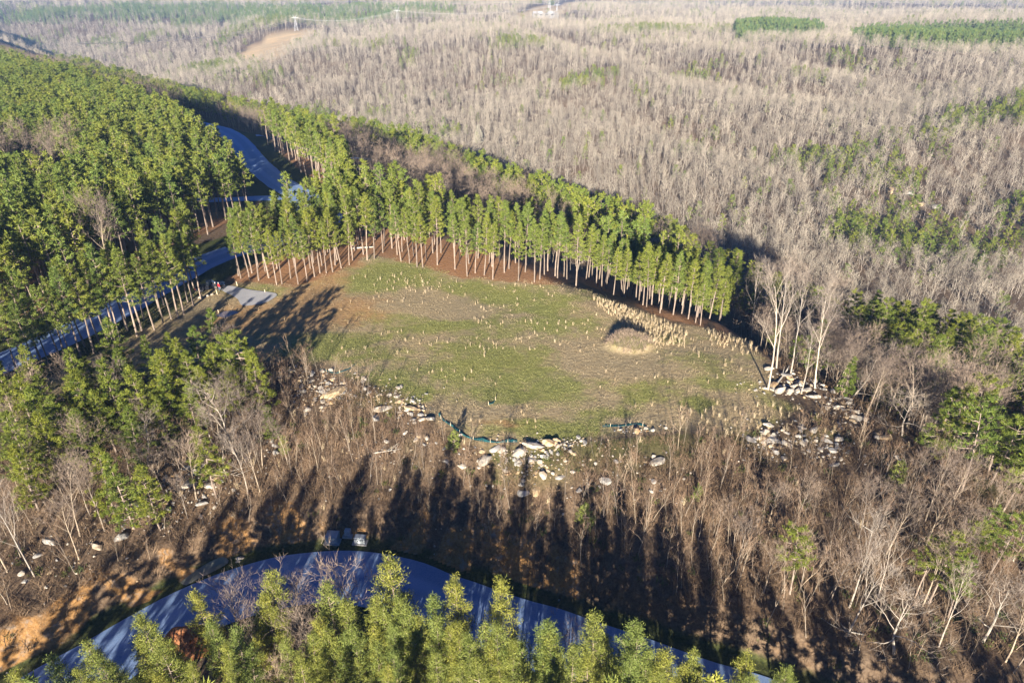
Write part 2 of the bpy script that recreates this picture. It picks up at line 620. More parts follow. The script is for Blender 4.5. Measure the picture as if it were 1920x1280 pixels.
def make_bare(seed, H, clear=0.4, spread=0.6, counts=(9, 5, 4, 3), r0=0.17, sides=(6, 4, 3), tw=0.03, twl=0.9, up=0.35, wander=0.10, lean=0.0, fork=0.0):
    R = np.random.default_rng(seed)
    T, K = MB(), MB()
    TB, TD, TL, TW = [], [], [], []

    def grow(p, d, L, r, lvl):
        ns = (9, 5, 3, 1)[min(lvl, 3)]
        pts = [p]
        dd = d
        for i in range(ns):
            dd = unit(dd + R.normal(0, wander * (1.0 if lvl else 0.35), 3) + np.array([0, 0, up * 0.16 * (lvl > 0)]))
            pts.append(pts[-1] + dd * L / ns)
        pts = np.array(pts)
        rr = r * (1 - np.linspace(0, 1, ns + 1) * (0.86 if lvl == 0 else 0.90))
        tgt = T if lvl <= 1 else K
        tgt.tube(pts, rr, sides[min(lvl, 2)] if lvl < 3 else 3)
        if lvl >= len(counts) - 1:
            m = counts[-1]
            tt = R.uniform(0.25, 1, m)
            b = pts[0] + (pts[-1] - pts[0]) * tt[:, None]
            TB.append(b)
            TD.append(unit(dd * 0.9 + R.normal(0, 0.42, (m, 3)) + np.array([0, 0, 0.25])))
            TL.append(R.uniform(0.5, 1.2, m) * twl)
            TW.append(R.uniform(0.8, 1.3, m) * tw)
            return
        c = counts[lvl]
        az0 = R.uniform(0, 6.28)
        for i in range(c):
            t = (clear + (1 - clear) * ((i + R.uniform(0.2, 0.8)) / c) ** 0.85) if lvl == 0 else R.uniform(0.28, 1.0)
            k = t * ns
            j = min(int(k), ns - 1)
            q = pts[j] + (pts[j + 1] - pts[j]) * (k - j)
            dl = unit(pts[j + 1] - pts[j])
            perp = np.cross(dl, np.array([math.cos(az0 + i * 2.4), math.sin(az0 + i * 2.4), 0.15]))
            ang = spread * R.uniform(0.7, 1.25) * (1.12 - 0.45 * t if lvl == 0 else 1.0)
            nd = rot_about(dl, perp, ang)
            rl = r * (1 - 0.80 * t) if lvl == 0 else r * 0.55
            LL = L * (0.50 * (1.25 - 0.75 * t)) if lvl == 0 else L * R.uniform(0.38, 0.62)
            grow(q, nd, LL * R.uniform(0.75, 1.15), max(0.012, rl * R.uniform(0.5, 0.72)), lvl + 1)

    d0 = unit(np.array([R.normal(0, 0.05) + lean, R.normal(0, 0.05), 1]))
    grow(np.array([0, 0, -0.35]), d0, H, r0, 0)
    K.blades(np.concatenate(TB), np.concatenate(TD), np.concatenate(TL), np.concatenate(TW))
    return T, K


def pair(name, TK, bark, leaf):
    T, K = TK
    return T.mesh(name + '_trunk', [bark]), K.mesh(name + '_crown', [leaf], tint=True)


def joined(name, TK, bark, leaf):
    T, K = TK
    B = MB()
    for q, mi in ((T, 0), (K, 1)):
        n0 = 0
        V, F = np.concatenate(q.v), np.concatenate(q.f)
        B.add(V, F, mi, np.concatenate(q.t))
    return bpy.data.objects.new(name, B.mesh(name, [bark, leaf], tint=True))


PINE = [pair('stand_pine', make_pine(100 + i, 16.0, 0.38 + 0.05 * (i % 3), 2.0 + 0.2 * (i % 2), 44, 8, 15, 0.42, 0.075, r0=0.17), M['bark_pine'], M['needle']) for i in range(5)]
ROADPINE = [pair('roadside_pine', make_pine(200 + i, 14.0, 0.22 + 0.08 * (i % 3), 1.75, 44, 9, 20, 0.30, 0.050, puff=0.75, r0=0.15, lean=0.4),
                 M['bark_pine'], M['needle_bright']) for i in range(5)]
VPINE = [pair('virginia_pine', make_pine(300 + i, 11.5, 0.10 + 0.08 * (i % 3), 2.8, 58, 9, 16, 0.38, 0.068, layered=0.55, r0=0.14, lean=0.35,
                                         shape='fir'), M['bark_pine'], M['needle_dark']) for i in range(4)]
RPINE = [pair('ridge_pine', make_pine(350 + i, 12.5, 0.42, 2.5, 30, 10, 15, 0.42, 0.075, layered=0.4, r0=0.15, lean=0.7, shape='round'), M['bark_pine'],
              M['needle_dark']) for i in range(4)]
BARE = [pair('bare_tree', make_bare(400 + i, 12.5, 0.35 + 0.05 * (i % 3), 0.62, (11, 5, 4, 4), 0.15, lean=0.08 * (i % 3 - 1), tw=0.035), M['bark_bare'], M['twig']) for i in range(6)]
WHITE = [pair('pale_tree', make_bare(450 + i, 15.5, 0.32 + 0.06 * i, 0.48, (9, 5, 4, 4), 0.14, up=0.6, lean=0.03, tw=0.026), M['bark_white'], M['twig_pale']) for i in range(3)]
SPREAD = [pair('spreading_tree', make_bare(470 + i, 9.5, 0.22, 0.85, (9, 6, 4, 4), 0.17, wander=0.2, up=0.3, lean=0.06, tw=0.028), M['bark_white'], M['twig_pale']) for i in range(3)]
SAPL = [pair('sapling', make_bare(500 + i, 5.0, 0.35, 0.45, (8, 3, 3), 0.04, (4, 3, 3), tw=0.022, twl=0.5, wander=0.12, lean=0.1 * (i % 3 - 1)),
             M['bark_bare'], M['twig_brown']) for i in range(5)]
DWARF = [pair('young_pine', make_pine(390 + i, 4.0, 0.06, 1.2, 22, 8, 9, 0.36, 0.07, r0=0.06, lean=0.1), M['bark_pine'], M['needle_bright']) for i in range(2)]

LOPINE = [joined('far_stand_pine', make_pine(600 + i, 16.0, 0.42, 2.15, 22, 6, 8, 0.75, 0.19, r0=0.17), M['bark_pine'], M['needle']) for i in range(3)]
LOROAD = [joined('shade_pine', make_pine(610 + i, 14.0, 0.30, 1.7, 24, 6, 8, 0.7, 0.17, r0=0.16), M['bark_pine'], M['needle_bright']) for i in range(3)]
LOFAR = [joined('distant_pine', make_pine(620 + i, 13.0, 0.15, 2.2, 12, 4, 6, 1.2, 0.5, r0=0.16), M['bark_pine'], M['needle_far']) for i in range(2)]
LOGREEN = [joined('hillside_pine', make_pine(640 + i, 13.0, 0.25, 2.9, 15, 6, 7, 0.9, 0.26, r0=0.16, shape='round'), M['bark_pine'], M['needle_dark']) for i in range(2)]
LORIM = [joined('rim_tree', make_bare(680 + i, 12.0, 0.34, 0.62, (9, 5, 4), 0.12, (4, 3, 3), tw=0.04, twl=0.9), M['bark_bare'], M['twig']) for i in range(3)]
LOBARE = [joined('hillside_tree', make_bare(660 + i, 10.5, 0.30 + 0.05 * (i % 3), 0.60, (10, 5, 6), 0.115, (4, 3, 3), tw=0.05, twl=1.0, lean=0.04 * (i - 2)), M['bark_hill'],
                 M['twig_far']) for i in range(5)]

# ------------------------------------------------------------------ scattered masses (geometry nodes)
def scatter(name, xyz, rotz, scl, var, protos, label, cat, tilt=None, extra=None):
    n = len(xyz)
    me = bpy.data.meshes.new(name)
    me.vertices.add(n)
    me.vertices.foreach_set('co', np.asarray(xyz, np.float32).ravel())
    rot = np.zeros((n, 3), np.float32)
    rot[:, 2] = rotz
    if tilt is not None:
        rot[:, :2] = tilt
    a = me.attributes.new('rot', 'FLOAT_VECTOR', 'POINT')
    a.data.foreach_set('vector', rot.ravel())
    scl = np.asarray(scl, np.float32)
    if scl.ndim == 1:
        scl = np.repeat(scl[:, None], 3, 1)
    a = me.attributes.new('scl', 'FLOAT_VECTOR', 'POINT')
    a.data.foreach_set('vector', scl.ravel())
    a = me.attributes.new('var', 'INT', 'POINT')
    a.data.foreach_set('value', np.asarray(var, np.int32))
    if extra is not None:
        a = me.attributes.new('green', 'FLOAT', 'POINT')
        a.data.foreach_set('value', np.asarray(extra, np.float32))
    o = link(name, me)
    tag(o, label, cat, kind='stuff')
    ng = bpy.data.node_groups.new(name, 'GeometryNodeTree')
    ng.interface.new_socket('Geometry', in_out='INPUT', socket_type='NodeSocketGeometry')
    ng.interface.new_socket('Geometry', in_out='OUTPUT', socket_type='NodeSocketGeometry')
    gi = ng.nodes.new('NodeGroupInput')
    go = ng.nodes.new('NodeGroupOutput')
    jn = ng.nodes.new('GeometryNodeJoinGeometry')

    def na(nm, typ):
        q = ng.nodes.new('GeometryNodeInputNamedAttribute')
        q.data_type = typ
        q.inputs[0].default_value = nm
        return [s for s in q.outputs if s.enabled][0]
    r_, s_, v_ = na('rot', 'FLOAT_VECTOR'), na('scl', 'FLOAT_VECTOR'), na('var', 'INT')
    for k, p in enumerate(protos):
        oi = ng.nodes.new('GeometryNodeObjectInfo')
        oi.transform_space = 'ORIGINAL'
        oi.inputs[0].default_value = p
        iop = ng.nodes.new('GeometryNodeInstanceOnPoints')
        cp = ng.nodes.new('FunctionNodeCompare')
        cp.data_type = 'INT'
        cp.operation = 'EQUAL'
        ins = [s for s in cp.inputs if s.enabled]
        ng.links.new(v_, ins[0])
        ins[1].default_value = k
        ng.links.new(gi.outputs[0], iop.inputs['Points'])
        ng.links.new([s for s in cp.outputs if s.enabled][0], iop.inputs['Selection'])
        ng.links.new([s for s in oi.outputs if s.name == 'Geometry'][0], iop.inputs['Instance'])
        ng.links.new(r_, iop.inputs['Rotation'])
        ng.links.new(s_, iop.inputs['Scale'])
        ng.links.new(iop.outputs[0], jn.inputs[0])
    ng.links.new(jn.outputs[0], go.inputs[0])
    md = o.modifiers.new('scatter', 'NODES')
    md.node_group = ng
    return o


def grid_pts(poly, step, seed, jit=0.42):
    R = np.random.default_rng(seed)
    P = np.array(poly)
    x0, y0 = P.min(0)
    x1, y1 = P.max(0)
    gx, gy = np.meshgrid(np.arange(x0, x1 + step, step), np.arange(y0, y1 + step, step))
    gx = gx + (np.arange(gx.shape[0])[:, None] % 2) * step * 0.5
    x = (gx + R.uniform(-jit, jit, gx.shape) * step).ravel()
    y = (gy + R.uniform(-jit, jit, gy.shape) * step).ravel()
    m = inside(x, y, poly)
    return x[m], y[m]


def rim_s(x, y):
    return -poly_dist(x, y, RIM)


# ------------------------------------------------------------------ land cover outlines
FIELD = hits([(300, 700), (420, 560), (430, 538), (470, 528), (560, 535), (640, 505), (690, 478), (760, 488), (860, 515), (960, 522), (1040, 530), (1100, 545), (1180, 575),
              (1260, 607), (1340, 618), (1400, 640), (1440, 690), (1450, 745), (1500, 765), (1430, 800), (1200, 808), (1000, 833), (900, 830),
              (840, 800), (760, 742), (690, 712), (600, 682), (540, 662), (470, 680)])
STRIP = [(-92, 74), (-80, 88), (-70, 106), (-63, 122), (-56, 126), (-48, 118), (-46, 100), (-52, 92), (-64, 86), (-75, 78)]
PAD = hits([(413, 543), (424, 537), (437, 537), (470, 544), (518, 551), (508, 563), (490, 570), (462, 574), (452, 572), (447, 563), (438, 556), (425, 550)])
STAND = hits([(430, 522), (485, 527), (530, 532), (557, 535), (590, 522), (660, 497), (690, 472), (740, 484), (790, 497), (876, 520), (924, 525), (1002, 529),
              (1040, 531), (1080, 525), (1150, 552), (1200, 574), (1260, 602), (1312, 610), (1350, 595)]) + \
    hits([(1378, 535), (1330, 485), (1270, 462), (1200, 440), (1130, 432), (1080, 430), (1040, 412), (950, 397), (850, 367), (760, 345), (690, 342), (650, 327),
          (600, 316), (560, 335), (530, 372), (420, 405)], 11.5)
WOODB = hits([(352, 168), (430, 178), (520, 197), (600, 222), (650, 250), (665, 285), (655, 330), (610, 305), (570, 280), (530, 262), (505, 232), (440, 208), (380, 190)], 15)
PLANT = [(-120, 60), (-98, 78), (-90, 100), (-85, 112), (-80, 130), (-76, 148), (-72, 160), (-67, 177), (-97, 179), (-98, 195), (-80, 199), (-93, 216), (-110, 243), (-126, 268), (-146, 292),
         (-237, 392), (-335, 480), (-520, 640), (-620, 640), (-400, 300), (-230, 120)]
LOWSIDE = [(-100, 70), (-89.5, 72), (-81, 88), (-77, 96), (-73, 104), (-69, 114), (-65, 130), (-62.5, 134), (-60.5, 126), (-63, 117), (-65, 108), (-68, 102), (-70, 97), (-72, 94), (-75, 90), (-78, 84), (-84, 74), (-92, 60)]
CLEARING = hits([(440, 112), (470, 88), (510, 66), (560, 55), (590, 60), (560, 82), (525, 108), (470, 122)])
TRACK = hits([(960, 34), (1010, 12), (1060, 4), (1130, 2), (1110, 14), (1050, 30), (1010, 36)])
FARPINE = [hits([(-60, 30), (150, 24), (300, 22), (600, 20), (860, 22), (850, 40), (700, 46), (600, 50), (560, 46), (400, 52), (250, 50), (200, 52), (100, 52), (-60, 46)]),
           hits([(1372, 62), (1440, 54), (1500, 60), (1548, 72), (1500, 78), (1430, 82), (1385, 84)]),
           hits([(1585, 80), (1640, 70), (1760, 66), (1960, 66), (1960, 100), (1850, 104), (1700, 96), (1620, 90)])]

# field greenness (0 = dead and bare, 1 = green)
GREEN_SPOTS = [(735, 515, 75, 22, .9), (960, 558, 120, 16, .5), (1040, 590, 70, 18, .7), (820, 612, 110, 14, .6), (950, 690, 130, 45, .75), (1020, 735, 90, 30, .6),
               (730, 735, 60, 26, .95), (690, 715, 50, 12, .7), (1030, 806, 90, 22, .95), (1200, 745, 80, 25, .45), (1330, 765, 40, 14, .7), (640, 640, 80, 14, .5),
               (600, 650, 50, 14, .8), (700, 660, 90, 14, .35), (900, 640, 70, 20, .4), (1250, 640, 40, 14, .4), (1350, 700, 50, 30, .25), (1130, 780, 90, 16, .5),
               (870, 545, 60, 14, .5), (480, 545, 50, 20, .4)]
BROWN_SPOTS = [(820, 575, 90, 16, .7), (1120, 680, 90, 40, .7), (880, 790, 60, 24, .6), (1230, 800, 90, 12, .5), (680, 690, 40, 10, .3), (1120, 580, 80, 14, .4), (800, 760, 60, 14, .5)]
DIRT_SPOTS = [(640, 590, 80, 26, 1.0), (590, 560, 70, 22, .95), (440, 600, 70, 26, 1.0), (560, 600, 80, 26, .9), (600, 530, 60, 14, .8), (655, 495, 40, 12, .7), (850, 515, 120, 9, .4),
              (935, 798, 26, 6, .8), (700, 560, 60, 12, .4), (380, 630, 60, 14, .4), (820, 705, 24, 6, .4), (1330, 640, 60, 8, .4), (960, 530, 80, 8, .4)]


def spots(x, y, z, lst):
    u, v = project(x, y, z)
    r = np.zeros(np.shape(x))
    for (cu, cv, su, sv, a) in lst:
        r = np.maximum(r, a * np.exp(-((u - cu) / su) ** 2 - ((v - cv) / sv) ** 2))
    return r


def spots_world(lst):
    """the same patches as ground ellipses: (x, y, rx, ry, amount)"""
    out = []
    for (cu, cv, su, sv, a) in lst:
        x, y = hit(cu, cv)
        x2, y2 = hit(cu + su, cv)
        x3, y3 = hit(cu, cv - sv)
        out.append((x, y, abs(x2 - x), abs(y3 - y) + 0.5, a))
    return out


CLAY_SPOTS = [(780, 985, 70, 30, 1), (860, 1040, 90, 40, 1), (960, 1060, 50, 50, .9), (530, 985, 70, 20, .9), (430, 1005, 70, 22, 1), (330, 1050, 70, 24, 1), (230, 1100, 110, 30, 1), (80, 1190, 100, 40, 1), (1150, 1120, 60, 40, .6), (1260, 1150, 50, 40, .6)]
CW = spots_world(CLAY_SPOTS)
GW, BW, DW = spots_world(GREEN_SPOTS), spots_world(BROWN_SPOTS), spots_world(DIRT_SPOTS)


def patches(x, y, lst):
    wx = (fbm(x, y, 7, 71, 3) - 0.5) * 7
    wy = (fbm(x, y, 7, 72, 3) - 0.5) * 7
    r = np.zeros(np.shape(x))
    for (cx, cy, rx, ry, a) in lst:
        r = np.maximum(r, a * np.exp(-((x + wx - cx) / rx) ** 2 - ((y + wy - cy) / ry) ** 2))
    return r


def greenness(x, y):
    g = 0.27 + patches(x, y, GW) - 0.5 * patches(x, y, BW)
    g = g + (fbm(x * 0.6, y * 1.5, 6, 81, 4) - 0.5) * 0.9 + (vnoise(x, y, 1.1, 83) - 0.5) * 0.35
    return np.clip(g, 0, 1)


# ------------------------------------------------------------------ the ground sheet
def build_ground():
    th = np.concatenate([np.radians(np.arange(-52, 52.01, 0.24)), np.radians(np.arange(58, 303, 7.0))])
    dep = np.radians(np.concatenate([np.arange(76, 52, -1.0), np.arange(52, 8, -0.16), np.arange(8, 2, -0.12), np.arange(2, 0.55, -0.06), [0.5, 0.4, 0.3]]))
    r = np.concatenate([[1.5], (CAMH + 6) / np.tan(dep)])
    nth, nr = len(th), len(r)
    TH, RR = np.meshgrid(th, r)
    X, Y = (RR * np.sin(TH)).ravel(), (RR * np.cos(TH)).ravel()
    Z = ground(X, Y)
    i = np.arange(nr - 1)[:, None] * nth
    j = np.arange(nth)[None, :]
    j2 = (j + 1) % nth
    a, b, c, d = i + j, i + j2, i + nth + j2, i + nth + j
    F = np.stack([a, d, c, b], -1).reshape(-1, 4)
    me = bpy.data.meshes.new('ground')
    nv, nf = len(X), len(F)
    me.vertices.add(nv)
    me.vertices.foreach_set('co', np.column_stack([X, Y, Z]).astype(np.float32).ravel())
    me.loops.add(nf * 4)
    me.loops.foreach_set('vertex_index', F.astype(np.int32).ravel())
    me.polygons.add(nf)
    me.polygons.foreach_set('loop_start', (np.arange(nf) * 4).astype(np.int32))
    me.polygons.foreach_set('loop_total', np.full(nf, 4, np.int32))
    me.polygons.foreach_set('use_smooth', np.ones(nf, bool))
    # land cover weights
    wob = (fbm(X, Y, 5, 51, 3) - 0.5) * 5
    fe = edge_dist(X, Y, FIELD)
    field = smooth(-1.5, 1.5, fe + wob * 0.5)
    strip = smooth(-1.0, 2.0, edge_dist(X, Y, STRIP) + wob * 0.4)
    turf = np.maximum(field, strip * 0.9)
    de = -poly_dist(X, Y, BROW)
    dr = poly_dist(X, Y, LOWROAD_S)
    ra = np.minimum(np.abs(poly_dist(X, Y, ROAD_A_S)), np.abs(poly_dist(X, Y, ROAD_B_S)))
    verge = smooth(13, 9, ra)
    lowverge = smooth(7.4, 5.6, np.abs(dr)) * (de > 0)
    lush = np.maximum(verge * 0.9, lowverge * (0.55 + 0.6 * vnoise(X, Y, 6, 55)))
    dirt = np.clip(patches(X, Y, DW) * 1.1 + 0.25 * smooth(-18, -45, X) * field, 0, 1)
    needle = smooth(-1.0, 2.5, edge_dist(X, Y, STAND) + 1.5 + wob * 0.5)
    needle = np.maximum(needle, smooth(-1, 3, edge_dist(X, Y, LOWSIDE) + 0.5))
    needle = np.maximum(needle, smooth(-2, 4, edge_dist(X, Y, PLANT)) * 0.8)
    needle = np.maximum(needle, smooth(-2, 4, edge_dist(X, Y, WOODB)) * 0.8)
    needle = np.maximum(needle, smooth(-5, -9, dr) * (de > 0) * 0.45)
    dru = dr - 5.2
    clay = smooth(0.3, 1.2, dru) * smooth(5.6, 3.0, dru + wob * 0.8) * (de > 0) * (0.10 + 0.95 * smooth(0.44, 0.64, fbm(X, Y, 7, 57, 3))) * (1 - 0.55 * smooth(2, 12, X))
    clay = np.maximum(clay, patches(X, Y, CW) * (dr > 5.0) * (de > 0) * (0.75 + 0.6 * vnoise(X, Y, 2.5, 59)))
    sand = smooth(-6, 6, edge_dist(X, Y, CLEARING)) + smooth(-6, 10, edge_dist(X, Y, TRACK))
    gr = greenness(X, Y)
    slopegreen = smooth(0.48, 0.68, fbm(X, Y, 7, 61, 4)) * smooth(8, 1, de) * (de > 0)
    A1 = np.column_stack([turf, np.clip(dirt, 0, 1), np.clip(needle, 0, 1), np.clip(clay, 0, 1)])
    A2 = np.column_stack([np.clip(sand, 0, 1), np.clip(lush, 0, 1), gr, np.clip(slopegreen, 0, 1)])
    for nm, A in (('cover', A1), ('cover_more', A2)):
        at = me.attributes.new(nm, 'FLOAT_COLOR', 'POINT')
        at.data.foreach_set('color', A.astype(np.float32).ravel())
    me.update(calc_edges=True)
    m = new_mat('ground_cover')
    N = NT(m)
    p = N.pos()
    c1 = N.attr('cover')
    c2 = N.attr('cover_more')
    s1 = N.n('ShaderNodeSeparateColor')
    N.l(c1.outputs['Color'], s1.inputs[0])
    s2 = N.n('ShaderNodeSeparateColor')
    N.l(c2.outputs['Color'], s2.inputs[0])
    turf_, dirt_, need_, clay_ = s1.outputs[0], s1.outputs[1], s1.outputs[2], c1.outputs['Alpha']
    sand_, lush_, gr_, sg_ = s2.outputs[0], s2.outputs[1], s2.outputs[2], c2.outputs['Alpha']
    nf_ = N.noise(p, 3.0, 6, 0.7)
    nm_ = N.noise(p, 0.45, 5, 0.6)
    nl_ = N.noise(p, 0.05, 4, 0.6)
    fine = N.ramp(nf_, 0.3, 0.7)
    mid = N.ramp(nm_, 0.35, 0.65)
    litter = N.mix(fine, (0.068, 0.046, 0.031), (0.20, 0.145, 0.095))
    litter = N.mix(N.math('MULTIPLY', mid, 0.5), litter, (0.16, 0.105, 0.065))
    litter = N.mix(N.math('MULTIPLY', sg_, 0.6), litter, (0.11, 0.12, 0.035))
    grass = N.mix(fine, (0.18, 0.19, 0.050), (0.33, 0.32, 0.11))
    dead = N.mix(fine, (0.28, 0.215, 0.115), (0.46, 0.365, 0.215))
    gf = N.ramp(N.math('ADD', gr_, N.math('MULTIPLY', N.math('SUBTRACT', nf_, 0.5), 0.8)), 0.22, 0.72)
    turfc = N.mix(gf, dead, grass)
    col = N.mix(turf_, litter, turfc)
    df = N.ramp(N.math('ADD', dirt_, N.math('MULTIPLY', N.math('SUBTRACT', nm_, 0.5), 0.9)), 0.25, 0.85)
    col = N.mix(N.math('MULTIPLY', df, 0.85), col, N.mix(fine, (0.33, 0.19, 0.082), (0.50, 0.32, 0.155)))
    nd = N.ramp(N.math('ADD', need_, N.math('MULTIPLY', N.math('SUBTRACT', nm_, 0.5), 0.7)), 0.3, 0.75)
    col = N.mix(N.math('MULTIPLY', nd, 0.9), col, N.mix(fine, (0.25, 0.125, 0.058), (0.42, 0.235, 0.12)))
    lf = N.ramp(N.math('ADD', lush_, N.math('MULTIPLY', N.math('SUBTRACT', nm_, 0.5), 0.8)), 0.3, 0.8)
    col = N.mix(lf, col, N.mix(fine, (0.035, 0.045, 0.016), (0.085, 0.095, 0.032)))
    cf = N.ramp(N.math('ADD', clay_, N.math('MULTIPLY', N.math('SUBTRACT', nm_, 0.5), 1.4)), 0.48, 0.9)
    clayc = N.mix(fine, (0.26, 0.135, 0.045), (0.42, 0.245, 0.10))
    clayc = N.mix(N.ramp(N.noise(p, 0.9, 5, 0.7), 0.5, 0.7), clayc, (0.30, 0.24, 0.18))
    col = N.mix(cf, col, clayc)
    col = N.mix(sand_, col, N.mix(fine, (0.48, 0.34, 0.18), (0.62, 0.48, 0.30)))
    big = N.mix(N.ramp(nl_, 0.3, 0.7), (0.88, 0.9, 0.92), (1.1, 1.06, 1.0))
    col = N.mix(1.0, col, big, 'MULTIPLY')
    bh = N.math('ADD', N.math('ADD', N.math('MULTIPLY', nf_, 0.6), nm_), N.math('MULTIPLY', N.noise(p, 1.4, 4, 0.6), 1.6))
    N.out(col, 0.95, 0.1, bump=bh, bstr=0.7, bdist=0.13)
    me.materials.append(m)
    o = link('ground', me)
    tag(o, 'plateau, slope and gorge ground under the woods', 'ground', kind='structure')
    return o


build_ground()


# ------------------------------------------------------------------ roads
def mat_road(name, a, b):
    m = new_mat(name)
    N = NT(m)
    p = N.pos()
    lane = N.attr('across').outputs['Fac']
    f1 = N.noise(p, 7.0, 6, 0.7)
    f2 = N.noise(p, 0.35, 4, 0.6)
    col = N.mix(N.ramp(f1, 0.3, 0.7), a, b)
    wv = N.math('SINE', N.math('MULTIPLY', lane, 13.0))
    tr = N.ramp(N.math('ADD', wv, N.math('MULTIPLY', N.math('SUBTRACT', f2, 0.5), 2.0)), -0.4, 0.9)
    col = N.mix(N.math('MULTIPLY', tr, 0.35), col, tuple(min(1, c * 1.35) for c in b))
    N.out(col, 0.62, 0.5, bump=f1, bstr=0.35, bdist=0.03)
    return m


M['road'] = mat_road('shade_blue_gravel_road', (0.135, 0.235, 0.42), (0.26, 0.355, 0.53))  # blue of the shade is put into the blue-grey gravel's base colour
M['gravel'] = mat_road('gravel', (0.36, 0.35, 0.34), (0.50, 0.49, 0.48))


def strip_road(name, pts, width, mat, label, lift=0.07, cat='road', crown=0.06):
    pts = catmull(pts, 1.2)
    P = np.array(pts)
    d = np.gradient(P, axis=0)
    d = unit(d)
    nrm = np.column_stack([-d[:, 1], d[:, 0]])
    k = 9
    off = np.linspace(-0.5, 0.5, k)
    V, ac = [], []
    jit = (vnoise(P[:, 0], P[:, 1], 4, 91) - 0.5) * 0.7
    for i in range(len(P)):
        for q in off:
            e = q * (width + (jit[i] if abs(q) > 0.45 else 0))
            x, y = P[i] + nrm[i] * e
            V.append((x, y, crown * (1 - (2 * q) ** 2)))
            ac.append(q)
    V = np.array(V)
    V[:, 2] += ground(V[:, 0], V[:, 1]) + lift
    F = []
    for i in range(len(P) - 1):
        for j in range(k - 1):
            a = i * k + j
            F += [(a, a + 1, a + k + 1), (a, a + k + 1, a + k)]
    b = MB()
    b.add(V, F)
    me = b.mesh(name, [mat], smoothed=True)
    at = me.attributes.new('across', 'FLOAT', 'POINT')
    at.data.foreach_set('value', np.array(ac, np.float32))
    o = link(name, me)
    return tag(o, label, cat, kind='structure')


strip_road('gravel_road', LOWROAD, 8.2, M['road'], 'gravel road, its blue-grey deepened with shade blue, curving round the foot of the rocky slope')
strip_road('upper_road', ROAD_A, 8.0, M['road'], 'gravel road passing behind the roadside pines to the drive')
strip_road('side_road', ROAD_B, 8.5, M['road'], 'straight gravel road cut between two pine woods', lift=0.11)
strip_road('forest_lane', LANE, 5.0, M['road'], 'short lane leading into the pine plantation', lift=0.15)
strip_road('forest_driveway', DRIVE, 3.4, M['road'], 'thin pale drive crossing the shaded verge', lift=0.15)


def flat_patch(name, poly, mat, lift, label, cat, kind='structure', step=0.9):
    b = MB()
    P = catmull(poly + [poly[0]], 0.7)[:-1]
    bmm = bmesh.new()
    vs_ = [bmm.verts.new((x, y, 0)) for x, y in P]
    f = bmm.faces.new(vs_)
    bmesh.ops.triangulate(bmm, faces=[f])
    for _ in range(2):
        bmesh.ops.subdivide_edges(bmm, edges=[e for e in bmm.edges if e.calc_length() > 1.2], cuts=1)
        bmesh.ops.triangulate(bmm, faces=bmm.faces[:])
    for v in bmm.verts:
        v.co.z = gz(v.co.x, v.co.y) + lift
    bmesh.ops.recalc_face_normals(bmm, faces=bmm.faces[:])
    if sum(q.normal.z for q in bmm.faces) < 0:
        bmesh.ops.reverse_faces(bmm, faces=bmm.faces[:])
    me = bpy.data.meshes.new(name)
    bmm.to_mesh(me)
    bmm.free()
    me.materials.append(mat)
    o = link(name, me)
    return tag(o, label, cat, kind=kind)


flat_patch('gravel_driveway', PAD, M['gravel'], 0.09, 'pale gravel turnaround where the drive enters the field', 'driveway')
mw = new_mat('muddy_water')
NW = NT(mw)
NW.out(NW.mix(NW.ramp(NW.noise(NW.pos(), 0.8, 3), 0.3, 0.7), (0.16, 0.13, 0.12), (0.22, 0.18, 0.15)), 0.06, 0.6)
mw2 = new_mat('silty_water')
NW = NT(mw2)
NW.out(NW.mix(NW.ramp(NW.noise(NW.pos(), 0.5, 4), 0.3, 0.7), (0.20, 0.21, 0.15), (0.29, 0.28, 0.20)), 0.25, 0.4)
flat_patch('muddy_puddle', hits([(404, 592), (420, 584), (438, 583), (448, 586), (436, 591), (420, 596)]), mw, 0.06, 'shallow muddy puddle on the bare track below the gravel pad', 'puddle', 'structure')
flat_patch('ditch_water', hits([(338, 1093), (352, 1082), (380, 1062), (410, 1047), (425, 1047), (428, 1056), (405, 1070), (372, 1086), (350, 1098)]), mw2, 0.12,
           'long silty green pool in the ditch beside the lower road', 'ditch water')

# ------------------------------------------------------------------ labels
ONES = ['', 'first', 'second', 'third', 'fourth', 'fifth', 'sixth', 'seventh', 'eighth', 'ninth', 'tenth', 'eleventh', 'twelfth', 'thirteenth', 'fourteenth', 'fifteenth',
        'sixteenth', 'seventeenth', 'eighteenth', 'nineteenth']
TENS = ['', '', 'twenty', 'thirty', 'forty', 'fifty', 'sixty', 'seventy', 'eighty', 'ninety']


def ordinal(n):
    if n < 20:
        return ONES[n]
    if n >= 100:
        return 'hundred-and-' + ordinal(n - 100) if n > 100 else 'hundredth'
    t, o = divmod(n, 10)
    if o:
        return TENS[t] + '-' + ONES[o]
    return TENS[t][:-1] + 'ieth'


def size_word(s, lo=0.9, hi=1.1):
    return 'short' if s < lo else 'tall' if s > hi else 'mid-height'


ITEMS = []        # every individual waiting for its label: dict(obj, group, look, where, x, y, lx, ly, mark)


def label_all():
    """each label = its look + how many along from a landmark of its own group and look"""
    by = {}
    for it in ITEMS:
        by.setdefault((it['group'], it['look'], it['where'], it['mark']), []).append(it)
    for (g, look, where, mark), L in by.items():
        L.sort(key=lambda q: math.hypot(q['x'] - q['lx'], q['y'] - q['ly']))
        for i, it in enumerate(L):
            t = f'{look} {where}' if len(L) == 1 else f'{look} {where}, {ordinal(i + 1)} from {mark}'
            tag(it['o'], t, it['cat'], g)


